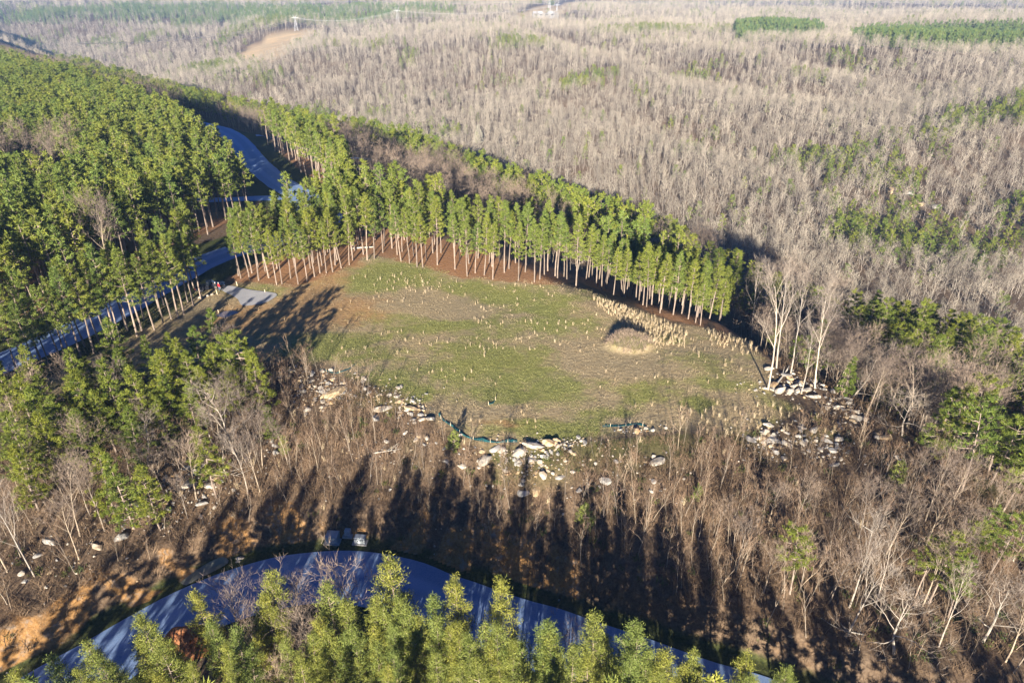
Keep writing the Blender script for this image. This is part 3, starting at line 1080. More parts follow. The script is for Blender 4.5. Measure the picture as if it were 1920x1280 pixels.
LANDMARK = {
    'pad': (('the gravel pad',) + hit(470, 555)),
    'mound': ('the brushy mound', 19.4, 100.2),
    'tip': (('the boulder point',) + hit(1500, 735)),
    'boxes': (('the utility boxes',) + hit(645, 1020)),
    'slab': (('the long white slab',) + hit(995, 835)),
    'fork': ('the road fork', -60.0, 190.0),
    'ditch': (('the ditch pool',) + hit(380, 1070)),
    'claypile': (('the red clay pile',) + hit(360, 1205)),
    'frame': (('the corner of the lane', -92.0, 186.0)),
}


def note(o, cat, group, look, where, x, y, mark):
    nm, lx, ly = LANDMARK[mark]
    ITEMS.append(dict(o=o, cat=cat, group=group, look=look, where=where, x=x, y=y, lx=lx, ly=ly, mark=nm))


R0 = np.random.default_rng(2024)


def plant_tree(name, mesh_pair, x, y, sc, cat, group, look, where, mark, rz=None, tilt=None, zs=None):
    z = gz(x, y)
    rz = R0.uniform(0, 6.28) if rz is None else rz
    tilt = tuple(R0.normal(0, 0.032, 2)) if tilt is None else tilt
    o = empty(name, (x, y, z), rz, (sc, sc, sc * (zs or 1.0)), tilt)
    link('trunk', mesh_pair[0], o)
    link('crown', mesh_pair[1], o)
    note(o, cat, group, look, where, x, y, mark)
    return o


# ------------------------------------------------------------------ pine stands
FRONT_PICKS = [(447, 517), (452, 522), (468, 524), (485, 526), (504, 521), (519, 534), (529, 533), (559, 533), (545, 522), (576, 528), (590, 519), (600, 512), (612, 512), (624, 510), (655, 497),
               (640, 503), (662, 488), (689, 488), (702, 485), (718, 474), (745, 478), (752, 490), (768, 494), (782, 500), (793, 501), (800, 488), (820, 497), (853, 505), (876, 518),
               (891, 512), (908, 516), (924, 524), (946, 511), (972, 526), (985, 510), (1002, 529), (1012, 524), (1027, 508), (1080, 536), (1118, 537), (1150, 554), (1178, 556),
               (1205, 572), (1212, 575), (1240, 580), (1262, 590), (1278, 588), (1290, 598), (1304, 605), (1313, 610), (1330, 598)]
ROAD_PICKS = [(377, 560), (363, 574), (352, 566), (345, 590), (334, 596), (306, 605), (321, 598), (290, 619), (266, 620), (257, 630), (237, 618), (225, 639), (216, 641), (205, 648),
              (190, 652), (176, 662), (152, 668), (134, 678), (117, 686), (96, 694), (75, 712), (40, 720), (300, 585), (340, 565), (270, 600), (240, 620), (200, 625), (160, 650), (120, 665), (80, 685)]

pines = []                                              # (x, y, scale, group, where, mark, own)
for (u, v) in FRONT_PICKS:
    x, y = hit(u, v)
    pines.append((x, y, R0.uniform(0.66, 1.0) * (1 - 0.20 * float(smooth(8, 28, x))), 'pines along the far edge of the field', 'at the far field edge', 'pad', 1))
for (u, v) in ROAD_PICKS:
    x, y = hit(u, v)
    pines.append((x, y, R0.uniform(0.80, 1.08), 'roadside pines beside the grass strip', 'beside the upper road', 'pad', 1))
front_xy = np.array([p[:2] for p in pines])


def thin(x, y, dist, pts):
    if len(pts) == 0:
        return np.ones(len(x), bool)
    d = np.min(np.hypot(x[:, None] - pts[None, :, 0], y[:, None] - pts[None, :, 1]), 1)
    return d > dist


def road_clear(x, y, a=5.5, b=11.0):
    return (np.abs(poly_dist(x, y, ROAD_A_S)) > a) & (np.abs(poly_dist(x, y, ROAD_B_S)) > b) & (np.abs(poly_dist(x, y, LANE_S)) > 4)


for poly, step, grp, where, mark, rb in ((STAND, 3.3, 'pines of the stand behind the field', 'inside the stand behind', 'pad', 8.0),
                                         (LOWSIDE, 2.6, 'roadside pines beside the grass strip', 'beside the upper road', 'pad', 5.0),
                                         (WOODB, 3.6, 'pines beyond the straight side road', 'beyond the side road', 'fork', 9.0),
                                         (PLANT, 3.2, 'plantation pines', 'in the plantation', 'fork', 9.5)):
    y0_ = poly
    x, y = grid_pts(poly, step, 5)
    m = road_clear(x, y, 6.0, rb) & thin(x, y, 2.3, front_xy)
    if poly is PLANT:
        du, dv = project(x, y, ground(x, y) + 14)
        m &= ~((((du - 60) / 85) ** 2 + ((dv - 275) / 26) ** 2) < 1)          # the pocket of bare trees in the plantation
        m &= R0.random(len(x)) > 0.04
    for a, b in zip(x[m], y[m]):
        pines.append((a, b, R0.uniform(0.82, 1.04) * (1 - (0.08 + 0.14 * float(smooth(5, 25, a))) * (y0_ is STAND)), grp, where, mark, 0))

ROAD_TOPS = [(20, 1262, 11), (112, 1216, 12), (172, 1208, 12), (196, 1222, 11), (262, 1155, 14), (283, 1180, 12), (252, 1208, 11), (318, 1216, 10), (308, 1190, 13), (395, 1166, 11), (441, 1168, 13), (478, 1076, 15),
             (497, 1118, 13), (380, 1100, 13), (612, 1090, 15), (596, 1158, 13), (623, 1164, 13), (650, 1122, 14), (663, 1170, 13), (692, 1122, 14), (713, 1135, 13), (726, 1046, 17), (756, 1121, 14), (775, 1130, 14),
             (806, 1120, 14), (815, 1160, 13), (856, 1095, 15), (842, 1170, 12), (905, 1172, 13), (880, 1200, 12), (936, 1094, 16), (922, 1205, 11), (1014, 1160, 14), (1044, 1172, 13), (1020, 1212, 11), (1050, 1222, 11),
             (1126, 1140, 15), (1108, 1224, 11), (1178, 1162, 14), (1207, 1174, 14), (1182, 1220, 12), (1225, 1255, 11), (1258, 1214, 13), (1303, 1212, 13), (1290, 1240, 12), (1322, 1250, 11), (1418, 1243, 13), (1462, 1256, 12),
             (700, 1205, 11), (560, 1230, 11), (480, 1195, 11), (640, 1210, 11), (740, 1210, 11), (985, 1250, 10), (430, 1225, 10), (350, 1245, 10), (780, 1190, 12), (960, 1195, 11), (860, 1235, 10), (590, 1250, 9), (535, 1200, 11), (575, 1190, 12), (640, 1185, 12), (705, 1165, 12), (740, 1170, 12), (790, 1165, 13), (825, 1215, 11), (870, 1175, 12), (900, 1225, 11), (940, 1170, 13),
             (985, 1215, 11), (1075, 1200, 12), (1140, 1195, 12), (1150, 1240, 11), (1215, 1215, 12), (1245, 1250, 11), (1350, 1262, 11), (1390, 1262, 12), (225, 1235, 11), (150, 1250, 10), (420, 1200, 11), (455, 1215, 11), (300, 1250, 10), (670, 1235, 10), (1030, 1250, 10), (720, 1240, 10)]
road_xy = []
for i, (u, v, h) in enumerate(ROAD_TOPS):
    x, y = hit(u, v, h)
    road_xy.append((x, y))
    tone = 'bushy' if i % 5 in (0, 1) else 'slender'
    plant_tree('loblolly_pine', ROADPINE[i % 5], x, y, h / 14.0, 'pine tree', 'pines below the lower road', f'{size_word(h, 11.9, 13.6)} {tone} yellow-green pine', 'below the lower road', 'claypile', tilt=tuple(R0.normal(0, 0.03, 2)))
road_xy = np.array(road_xy)

# nearest in view first: 300 loblolly pines in all stand as individuals, the rest are one mass
pa = np.array([(p[0], p[1]) for p in pines])
vis = in_view(pa[:, 0], pa[:, 1], ground(pa[:, 0], pa[:, 1]) + 12, 40)
own = np.array([p[6] for p in pines])
key = np.hypot(pa[:, 0], pa[:, 1]) - 1000 * own + np.where(vis, 0, 1e6) + np.array([25 if p[3] == 'plantation pines' else 0 for p in pines])
order = np.argsort(key)
n_ind = 300 - len(ROAD_TOPS)
rest = []
for r_, i in enumerate(order):
    x, y, sc, grp, where, mark, o_ = pines[i]
    if r_ < n_ind and vis[i]:
        plant_tree('loblolly_pine', PINE[i % 5], x, y, sc, 'pine tree', grp, f'{size_word(sc, 0.87, 0.95)} bare-trunked pine', where, mark)
    else:
        rest.append(i)
rx, ry = pa[rest, 0], pa[rest, 1]
k = in_view(rx, ry, ground(rx, ry) + 8, 350)
rx, ry = rx[k], ry[k]
rn = len(rx)
scatter('plantation_pines', np.column_stack([rx, ry, ground(rx, ry)]), R0.uniform(0, 6.28, rn), R0.uniform(0.82, 1.12, rn), R0.integers(0, 3, rn), LOPINE,
        'dense plantation of green pines filling the plateau beyond the upper road', 'pine plantation', tilt=R0.normal(0, 0.025, (rn, 2)))
# pines that stand below the picture's lower edge and shade the road
ux, uy = grid_pts([(-75, 8), (95, 6), (95, 30), (60, 42), (20, 40), (-10, 44), (-40, 38), (-75, 24)], 4.4, 8)
uz = ground(ux, uy)
usc = R0.uniform(0.7, 1.05, len(ux))
pu, pv = project(ux, uy, uz + 14.3 * usc)
m = (pv > 1262) & (R0.random(len(ux)) < 0.25 + 0.9 * vnoise(ux, uy, 9, 13) + 0.35 * smooth(4, 14, ux)) & (np.abs(poly_dist(ux, uy, LOWROAD_S)) > 7) & (uy < 42) & thin(ux, uy, 2.2, road_xy)
ux, uy, uz, usc = ux[m], uy[m], uz[m], usc[m]
scatter('roadside_pines', np.column_stack([ux, uy, uz]), R0.uniform(0, 6.28, len(ux)), usc, R0.integers(0, 3, len(ux)), LOROAD,
        'thick pines downhill of the lower road casting long shadows over it', 'pine wood', tilt=R0.normal(0, 0.03, (len(ux), 2)))

ex, ey = grid_pts([(-112, 40), (-84, 40), (-70, 56), (-72, 74), (-78, 80), (-90, 62)], 4.2, 9)
m = (np.abs(poly_dist(ex, ey, ROAD_A_S)) > 7) & (poly_dist(ex, ey, LOWROAD_S) > 9)
eu, ev = project(ex, ey, ground(ex, ey) + 15)
m &= eu < -30
ex, ey = ex[m], ey[m]
scatter('west_pines', np.column_stack([ex, ey, ground(ex, ey)]), R0.uniform(0, 6.28, len(ex)), R0.uniform(0.95, 1.25, len(ex)), R0.integers(0, 3, len(ex)), LOROAD, 'tall pines west of the clump whose shade falls on the upper road', 'pine wood')

# ------------------------------------------------------------------ virginia pines: the clump by the grass strip, singles on the slope, the crest of the gorge
V_TOPS = [(22, 702, 12), (45, 735, 12), (118, 696, 12), (150, 702, 11), (195, 672, 13), (250, 682, 12), (292, 655, 13), (352, 612, 11), (338, 632, 10), (392, 640, 10.5), (425, 640, 10.5),
          (452, 632, 11), (10, 770, 12), (70, 775, 11), (100, 735, 11), (172, 842, 11), (205, 852, 11), (262, 868, 10), (372, 800, 11), (230, 760, 10), (310, 700, 10), (370, 690, 10), (130, 770, 10), (20, 830, 10),
          (290, 740, 9), (470, 665, 11), (415, 690, 9), (60, 700, 11), (-10, 690, 12), (180, 730, 10), (345, 720, 9), (500, 760, 6)]
for i, (u, v, h) in enumerate(V_TOPS):
    x, y = hit(u, v, h)
    plant_tree('virginia_pine', VPINE[i % 4] if i not in (10, 11) else RPINE[i % 4], x, y, h / 11.5, 'pine tree', 'pines below the grass strip', f'{size_word(h, 10.5, 11.6)} feathery green pine', 'below the grass strip', 'pad')
vclump = hits([(-60, 740), (-60, 930), (60, 915), (170, 880), (300, 835), (420, 790), (500, 745), (470, 690), (400, 690), (250, 715), (110, 728)])
vx, vy = grid_pts(vclump, 4.0, 36)
vt = np.array([hit(u, v, h) for u, v, h in V_TOPS])
for i, (x, y) in enumerate(zip(vx, vy)):
    if np.min(np.hypot(vt[:, 0] - x, vt[:, 1] - y)) > 2.0 and R0.random() < 0.72:
        h = R0.uniform(7.0, 11.8)
        plant_tree('virginia_pine', VPINE[i % 4], x, y, h / 11.5, 'pine tree', 'pines in the clump below the grass strip', f'{size_word(h, 9.0, 10.6)} dense green pine', 'below the grass strip', 'ditch')
S_TOPS = [(1512, 995, 9, 2), (1790, 1010, 9, 2), (1755, 1015, 8, 2), (1820, 1055, 8, 2), (1870, 955, 8, 2), (1905, 965, 9, 2), (1845, 975, 7, 2), (1775, 815, 4, 3), (1100, 948, 3.5, 3),
          (850, 812, 3.0, 3), (1620, 655, 8, 0), (1640, 660, 8, 0), (1600, 668, 7, 0), (1680, 690, 6, 0), (1710, 700, 6, 0), (1735, 708, 6, 0), (1850, 735, 8, 0), (1660, 690, 6, 0), (1760, 712, 6, 0), (1690, 870, 4, 3), (530, 820, 3, 3),
          (1735, 585, 9, 2), (1715, 620, 8, 2), (1840, 590, 9, 2), (1310, 910, 2.2, 3), (1655, 742, 3, 3), (1695, 762, 2.6, 3), (1875, 720, 7, 0), (1900, 770, 7, 0), (1830, 742, 6, 0)]
for i, (u, v, h, t) in enumerate(S_TOPS):
    x, y = hit(u, v, h)
    mp = DWARF[i % 2] if t == 3 else (RPINE[i % 4] if t == 2 else VPINE[i % 4])
    base = 4.0 if t == 3 else 12.5 if t == 2 else 11.5
    plant_tree('virginia_pine', mp, x, y, h / base, 'pine tree', 'single pines among the bare trees', f'{"little bushy" if t == 3 else "flat-topped" if t == 2 else "full-skirted"} bright green pine',
               'near the boulder point' if y > 70 else 'on the lower slope', 'tip')

# crest of the gorge, mixed wood
gx, gy = grid_pts([(60, 60), (110, 60), (110, 120), (70, 165), (30, 225), (-20, 310), (-150, 440), (-330, 640), (-480, 640), (-180, 330), (-110, 260), (-50, 215), (-35, 185), (0, 150), (30, 122), (44, 104), (48, 84)], 4.3, 14)
gs = rim_s(gx, gy)
m = (gs < 12) & (edge_dist(gx, gy, STAND) < -2.5) & (edge_dist(gx, gy, WOODB) < -2) & (edge_dist(gx, gy, PLANT) < -3) & (edge_dist(gx, gy, FIELD) < -2.0) & road_clear(gx, gy, 8, 14)
m &= ~((gx < -60) & (gy < 292))
gx, gy, gs = gx[m], gy[m], gs[m]
gn = fbm(gx, gy, 22, 101, 3) + 0.20 * np.exp(-((gs - 0) / 14.0) ** 2) - 0.07 * (gs < -30)
gback = -edge_dist(gx, gy, STAND)
gn = gn - 0.22 * smooth(34, 22, gback) + 0.20 * np.exp(-((gs + 8) / 15.0) ** 2) * smooth(-60, 10, gx) + 0.09 * smooth(30, 55, gx)
glow = 1 - 0.38 * smooth(34, 14, gback)
green = gn > 0.60
bare_pool = []                                          # (x, y, scale, group, where, mark, kind)
gv = in_view(gx, gy, ground(gx, gy) + 9, 20)
gi = np.where(green)[0]
gi = gi[np.argsort(np.hypot(gx[gi], gy[gi]) + np.where(gv[gi], 0, 1e5))]
left_green = []
for c_, i in enumerate(gi):
    if c_ < 140 and gv[i]:
        sc = R0.uniform(0.72, 1.05) * glow[i]
        plant_tree('virginia_pine', RPINE[i % 4] if i % 3 else VPINE[i % 4], gx[i], gy[i], sc, 'pine tree', 'green pines on the rim of the gorge', f'{size_word(sc, 0.87, 1.0)} round-crowned green pine', 'on the rim of the gorge', 'tip')
    else:
        left_green.append(i)
for i in np.where(~green)[0]:
    bare_pool.append((gx[i], gy[i], R0.uniform(0.7, 1.0) * glow[i], 'bare trees on the rim of the gorge', 'on the rim of the gorge', 'tip', 0))

# ------------------------------------------------------------------ bare trees
TIP = [((1440, 730), 16.5), ((1456, 690), 16), ((1482, 702), 14), ((1502, 738), 10.5), ((1528, 728), 14.5), ((1547, 722), 16.5), ((1536, 700), 13), ((1409, 632), 14.5), ((1423, 634), 12), ((1572, 735), 9), ((1580, 742), 11), ((1612, 735), 9), ((1636, 740), 8)]
tip_xy = []
for i, ((u, v), h) in enumerate(TIP):
    x, y = hit(u, v)
    tip_xy.append((x, y))
    plant_tree('pale_tree', WHITE[i % 3], x, y, h / 15.5, 'bare tree', 'white-barked trees at the boulder point', f'{size_word(h, 11.5, 15)} white-barked bare tree', 'in the boulder point rubble', 'tip', tilt=(R0.normal(0, .03), 0.06 + R0.normal(0, 0.03)))
BIG = [((1586, 1195), 11, 1), ((1592, 1138), 11, 1), ((1640, 1138), 9, 1), ((1676, 1226), 9, 2), ((1760, 1212), 9, 1), ((1842, 1202), 8.5, 2), ((1500, 1112), 7, 0), ((1432, 1112), 6, 0),
       ((1380, 1072), 7, 0), ((1555, 1130), 8, 0), ((1730, 1135), 8, 0), ((1440, 985), 6, 0), ((1490, 980), 6, 0), ((1735, 975), 8, 0), ((1760, 990), 9, 0), ((1700, 950), 7, 0), ((1885, 1240), 8, 0), ((1900, 1260), 7, 0),
       ((65, 1080), 11, 1), ((14, 1072), 9, 0), ((148, 1048), 8, 0), ((150, 1005), 9, 0), ((196, 995), 8, 0), ((368, 935), 9, 0), ((465, 925), 8, 1), ((488, 922), 7, 0), ((130, 880), 7, 2), ((278, 872), 7, 2),
       ((440, 850), 10, 2), ((470, 830), 9, 0), ((420, 860), 8, 0), ((310, 930), 6, 0), ((345, 905), 6, 0), ((540, 870), 6, 0), ((1780, 1100), 8, 0), ((1610, 1010), 8, 0), ((1660, 1040), 8, 0), ((1340, 1010), 5, 0)]
big_xy = []
for i, ((u, v), h, t) in enumerate(BIG):
    x, y = hit(u, v)
    big_xy.append((x, y))
    mp = (BARE, WHITE, SPREAD)[t]
    base = (12.5, 15.5, 9.5)[t]
    plant_tree('bare_tree', mp[i % len(mp)], x, y, h / base, 'bare tree', 'big bare trees on the lower slope', ('slim grey bare tree', 'straight pale bare tree', 'wide-branching pale bare tree')[t],
               'on the lower slope' if x > 0 else 'above the ditch pool', 'boxes' if x > 0 else 'ditch')
LOWB = [((655, 1052), 14, 0), ((415, 1092), 11, 0), ((540, 1086), 11, 0), ((578, 1122), 12, 0), ((556, 1166), 11, 0), ((500, 1222), 9, 0), ((974, 1186), 8, 1), ((520, 1105), 10, 0), ((1070, 1180), 9, 0), ((460, 1160), 9, 0)]
for i, ((u, v), h, t) in enumerate(LOWB):
    x, y = hit(u, v, h)
    mp = (BARE, WHITE, SPREAD)[t]
    plant_tree('bare_tree', mp[i % len(mp)], x, y, 0.85 * h / (12.5, 15.5, 9.5)[t], 'bare tree', 'bare trees among the pines below the road', ('slim brown bare tree', 'pale forked bare tree', 'wide twiggy bare tree')[t], 'among the roadside pines', 'claypile')
fixed = np.array(tip_xy + big_xy)

# the wooded fall of ground east of the field and down to the lower right
px, py = grid_pts([(41, 92), (46, 82), (53, 72), (62, 62), (40, 62), (34, 50), (24, 45), (30, 38), (110, 20), (110, 120), (80, 122), (46, 108)], 3.5, 21)
m = thin(px, py, 2.5, fixed) & (edge_dist(px, py, FIELD) < -2) & (poly_dist(px, py, LOWROAD_S) > 9)
rv = poly_dist(px, py, RAVINE)
m &= ~((rv < -1) & (R0.random(len(px)) < 0.40))
m &= ~((rv < 4) & (rv > -10) & (py > 66))
m &= (rim_s(px, py) < -27) | (py < 70)
m &= ~((rv > 14) & (R0.random(len(px)) < 0.35))
for i, (x, y, q) in enumerate(zip(px[m], py[m], rv[m])):
    if R0.random() < (0.15 if q > 0 else 0.05):
        sc = R0.uniform(0.55, 1.0)
        plant_tree('virginia_pine', RPINE[i % 4] if i % 2 else VPINE[i % 4], x, y, sc, 'pine tree', 'green pines in the hollow and lower wood', f'{size_word(sc, 0.7, 0.85)} solitary green pine', 'among leafless trees', 'tip')
    elif q > 0:
        bare_pool.append((x, y, R0.uniform(0.65, 1.0), 'bare trees in the hollow east of the field', 'in the hollow', 'tip', 0))
    else:
        bare_pool.append((x, y, R0.uniform(0.32, 0.65), 'thin bare trees on the lower slope', 'on the brushy slope', 'tip', 1))
# pocket in the plantation, and scattered on the ground west of the slope
for u, v in [(20, 285), (50, 275), (75, 265), (100, 262), (120, 275), (35, 262), (60, 290), (90, 285), (110, 255), (180, 425), (185, 410), (10, 275), (130, 262)]:
    x, y = hit(u, v, 12)
    bare_pool.append((x, y, 1.15, 'bare trees inside the plantation', 'inside the pine plantation', 'frame', 0))
lx, ly = grid_pts([(-110, 60), (-78, 74), (-62, 80), (-45, 86), (-36, 90), (-30, 78), (-34, 66), (-46, 58), (-60, 46), (-90, 30)], 4.6, 33)
m = thin(lx, ly, 2.0, fixed) & (poly_dist(lx, ly, LOWROAD_S) > 11) & (R0.random(len(lx)) < 0.75)
for x, y in zip(lx[m], ly[m]):
    bare_pool.append((x, y, R0.uniform(0.35, 0.72), 'thin bare trees west of the rubble', 'on the stony slope', 'ditch', 1))

ba = np.array([(p[0], p[1]) for p in bare_pool])
bv = in_view(ba[:, 0], ba[:, 1], ground(ba[:, 0], ba[:, 1]) + 6, 20)
key = np.hypot(ba[:, 0], ba[:, 1]) / np.array([p[2] for p in bare_pool]) + np.where(bv, 0, 1e6)
order = np.argsort(key)
n_bare = 300 - len(BIG) - len(LOWB)
rest = []
BW_ = ('grey', 'brown', 'pale grey')
for r_, i in enumerate(order):
    x, y, sc, grp, where, mark, kd = bare_pool[i]
    if r_ < n_bare and bv[i]:
        mp = BARE[i % 6] if i % 7 else SPREAD[i % 3]
        plant_tree('bare_tree', mp, x, y, sc * (1.0 if i % 7 else 1.1), 'bare tree', grp, f'{size_word(sc, 0.55 if kd else 0.78, 0.65 if kd else 0.92)} {"wide-crowned" if i % 7 == 0 else "slim"} leafless tree', where, mark)
    else:
        rest.append(i)
rx, ry = ba[rest, 0], ba[rest, 1]
rs = np.array([bare_pool[i][2] for i in rest])
k = in_view(rx, ry, ground(rx, ry) + 6, 150)
rx, ry, rs = rx[k], ry[k], rs[k]
scatter('rim_woods', np.column_stack([rx, ry, ground(rx, ry)]), R0.uniform(0, 6.28, len(rx)), rs * 0.95, R0.integers(0, 3, len(rx)), LORIM, 'grey leafless wood along the rim of the gorge', 'woods',
        tilt=R0.normal(0, 0.05, (len(rx), 2)))
if left_green:
    lx, ly = gx[left_green], gy[left_green]
    scatter('rim_pines', np.column_stack([lx, ly, ground(lx, ly)]), R0.uniform(0, 6.28, len(lx)), R0.uniform(0.7, 1.0, len(lx)), R0.integers(0, 2, len(lx)), LOGREEN, 'green pines mixed along the far rim of the gorge', 'woods')

# ------------------------------------------------------------------ the far woods
def far_woods():
    R = np.random.default_rng(77)
    pts, var = [], []
    bands = [(24, 330, 3.5, 0.85), (330, 700, 4.4, 0.9), (700, 1150, 6.0, 1.0), (1150, 1900, 9.0, 1.25), (1900, 3600, 21.0, 2.1)]
    bx, by, bs, ggx, ggy, ggs = [], [], [], [], [], []
    for lo, hi_, step, sc in bands:
        ymax = hi_
        x0 = 0.80 * ymax
        gx_, gy_ = np.meshgrid(np.arange(-x0, x0, step), np.arange(80 if lo < 100 else lo * 0.6, ymax, step))
        x = (gx_ + R.uniform(-0.5, 0.5, gx_.shape) * step).ravel()
        y = (gy_ + R.uniform(-0.5, 0.5, gy_.shape) * step).ravel()
        d = np.hypot(x, y)
        m = (np.abs(x) < 0.80 * y + 40) & (d < hi_) & (d >= (lo if lo > 100 else 0))
        x, y = x[m], y[m]
        s = rim_s(x, y)
        m = (s > 66) | ((s > 14) & (y > 420))
        x, y, s = x[m], y[m], s[m]
        z = ground(x, y)
        m = in_view(x, y, z + 8, 60)
        x, y, s = x[m], y[m], s[m]
        m = (edge_dist(x, y, CLEARING) < -3) & (edge_dist(x, y, TRACK) < -3)
        for fp in FARPINE:
            m &= (edge_dist(x, y, fp) < -4) | ((fp is FARPINE[0]) & (R.random(len(x)) < 0.3))
        x, y, s = x[m], y[m], s[m]
        g = fbm(x, y, 60, 201, 3) + 0.10 * fbm(x, y, 300, 205, 2)
        band = np.exp(-((s - 205) / 45.0) ** 2) * 0.10 + np.exp(-((s - 620) / 80.0) ** 2) * 0.03
        u, v = project(x, y, ground(x, y) + 8)
        thr = 0.80 - band * 1.0 - 0.10 * ((u < 700) & (v < 60))
        gm = (g + R.uniform(-0.09, 0.09, len(x))) > thr
        gm |= R.random(len(x)) < 0.03
        thin_ = R.random(len(x)) < 0.45 + 1.1 * smooth(0.30, 0.48, fbm(x, y, 38, 231, 3))
        k = ~gm & thin_
        bx.append(x[k]); by.append(y[k]); bs.append((0.55 + 0.65 * np.sqrt(R.random(k.sum()))) * (0.8 + 0.4 * fbm(x[k], y[k], 50, 241, 2)) * sc)
        ggx.append(x[gm]); ggy.append(y[gm]); ggs.append(R.uniform(0.6, 1.0, gm.sum()) * sc)
    x, y, s = np.concatenate(bx), np.concatenate(by), np.concatenate(bs)
    n = len(x)
    scatter('hillside_woods', np.column_stack([x, y, ground(x, y)]), R.uniform(0, 6.28, n), np.column_stack([s, s, s * R.uniform(0.85, 1.15, n)]), R.integers(0, 5, n), LOBARE,
            'pale leafless forest covering the far side of the gorge', 'forest', tilt=R.normal(0, 0.05, (n, 2)))
    x, y, s = np.concatenate(ggx), np.concatenate(ggy), np.concatenate(ggs)
    n2 = len(x)
    scatter('hillside_pines', np.column_stack([x, y, ground(x, y)]), R.uniform(0, 6.28, n2), s, R.integers(0, 2, n2), LOGREEN, 'green pines scattered through the far leafless forest', 'forest')
    px_, py_ = [], []
    for i, fp in enumerate(FARPINE):
        x, y = grid_pts(fp, 8.0 if i == 0 else 4.4, 300 + i)
        k = R.random(len(x)) < (0.10 + 1.0 * smooth(0.36, 0.54, fbm(x, y, 60, 311, 3)) if i == 0 else 1.1)
        x, y = x[k], y[k]
        px_.append(x); py_.append(y)
    x, y = np.concatenate(px_), np.concatenate(py_)
    n3 = len(x)
    scatter('distant_plantation', np.column_stack([x, y, ground(x, y)]), R.uniform(0, 6.28, n3), R.uniform(0.65, 1.1, n3) * (1 + 0.0002 * np.hypot(x, y)), R.integers(0, 2, n3), LOFAR,
            'even dark green pine plantations on the far plateau', 'pine plantation')
    print('FAR', n, n2, n3)


far_woods()

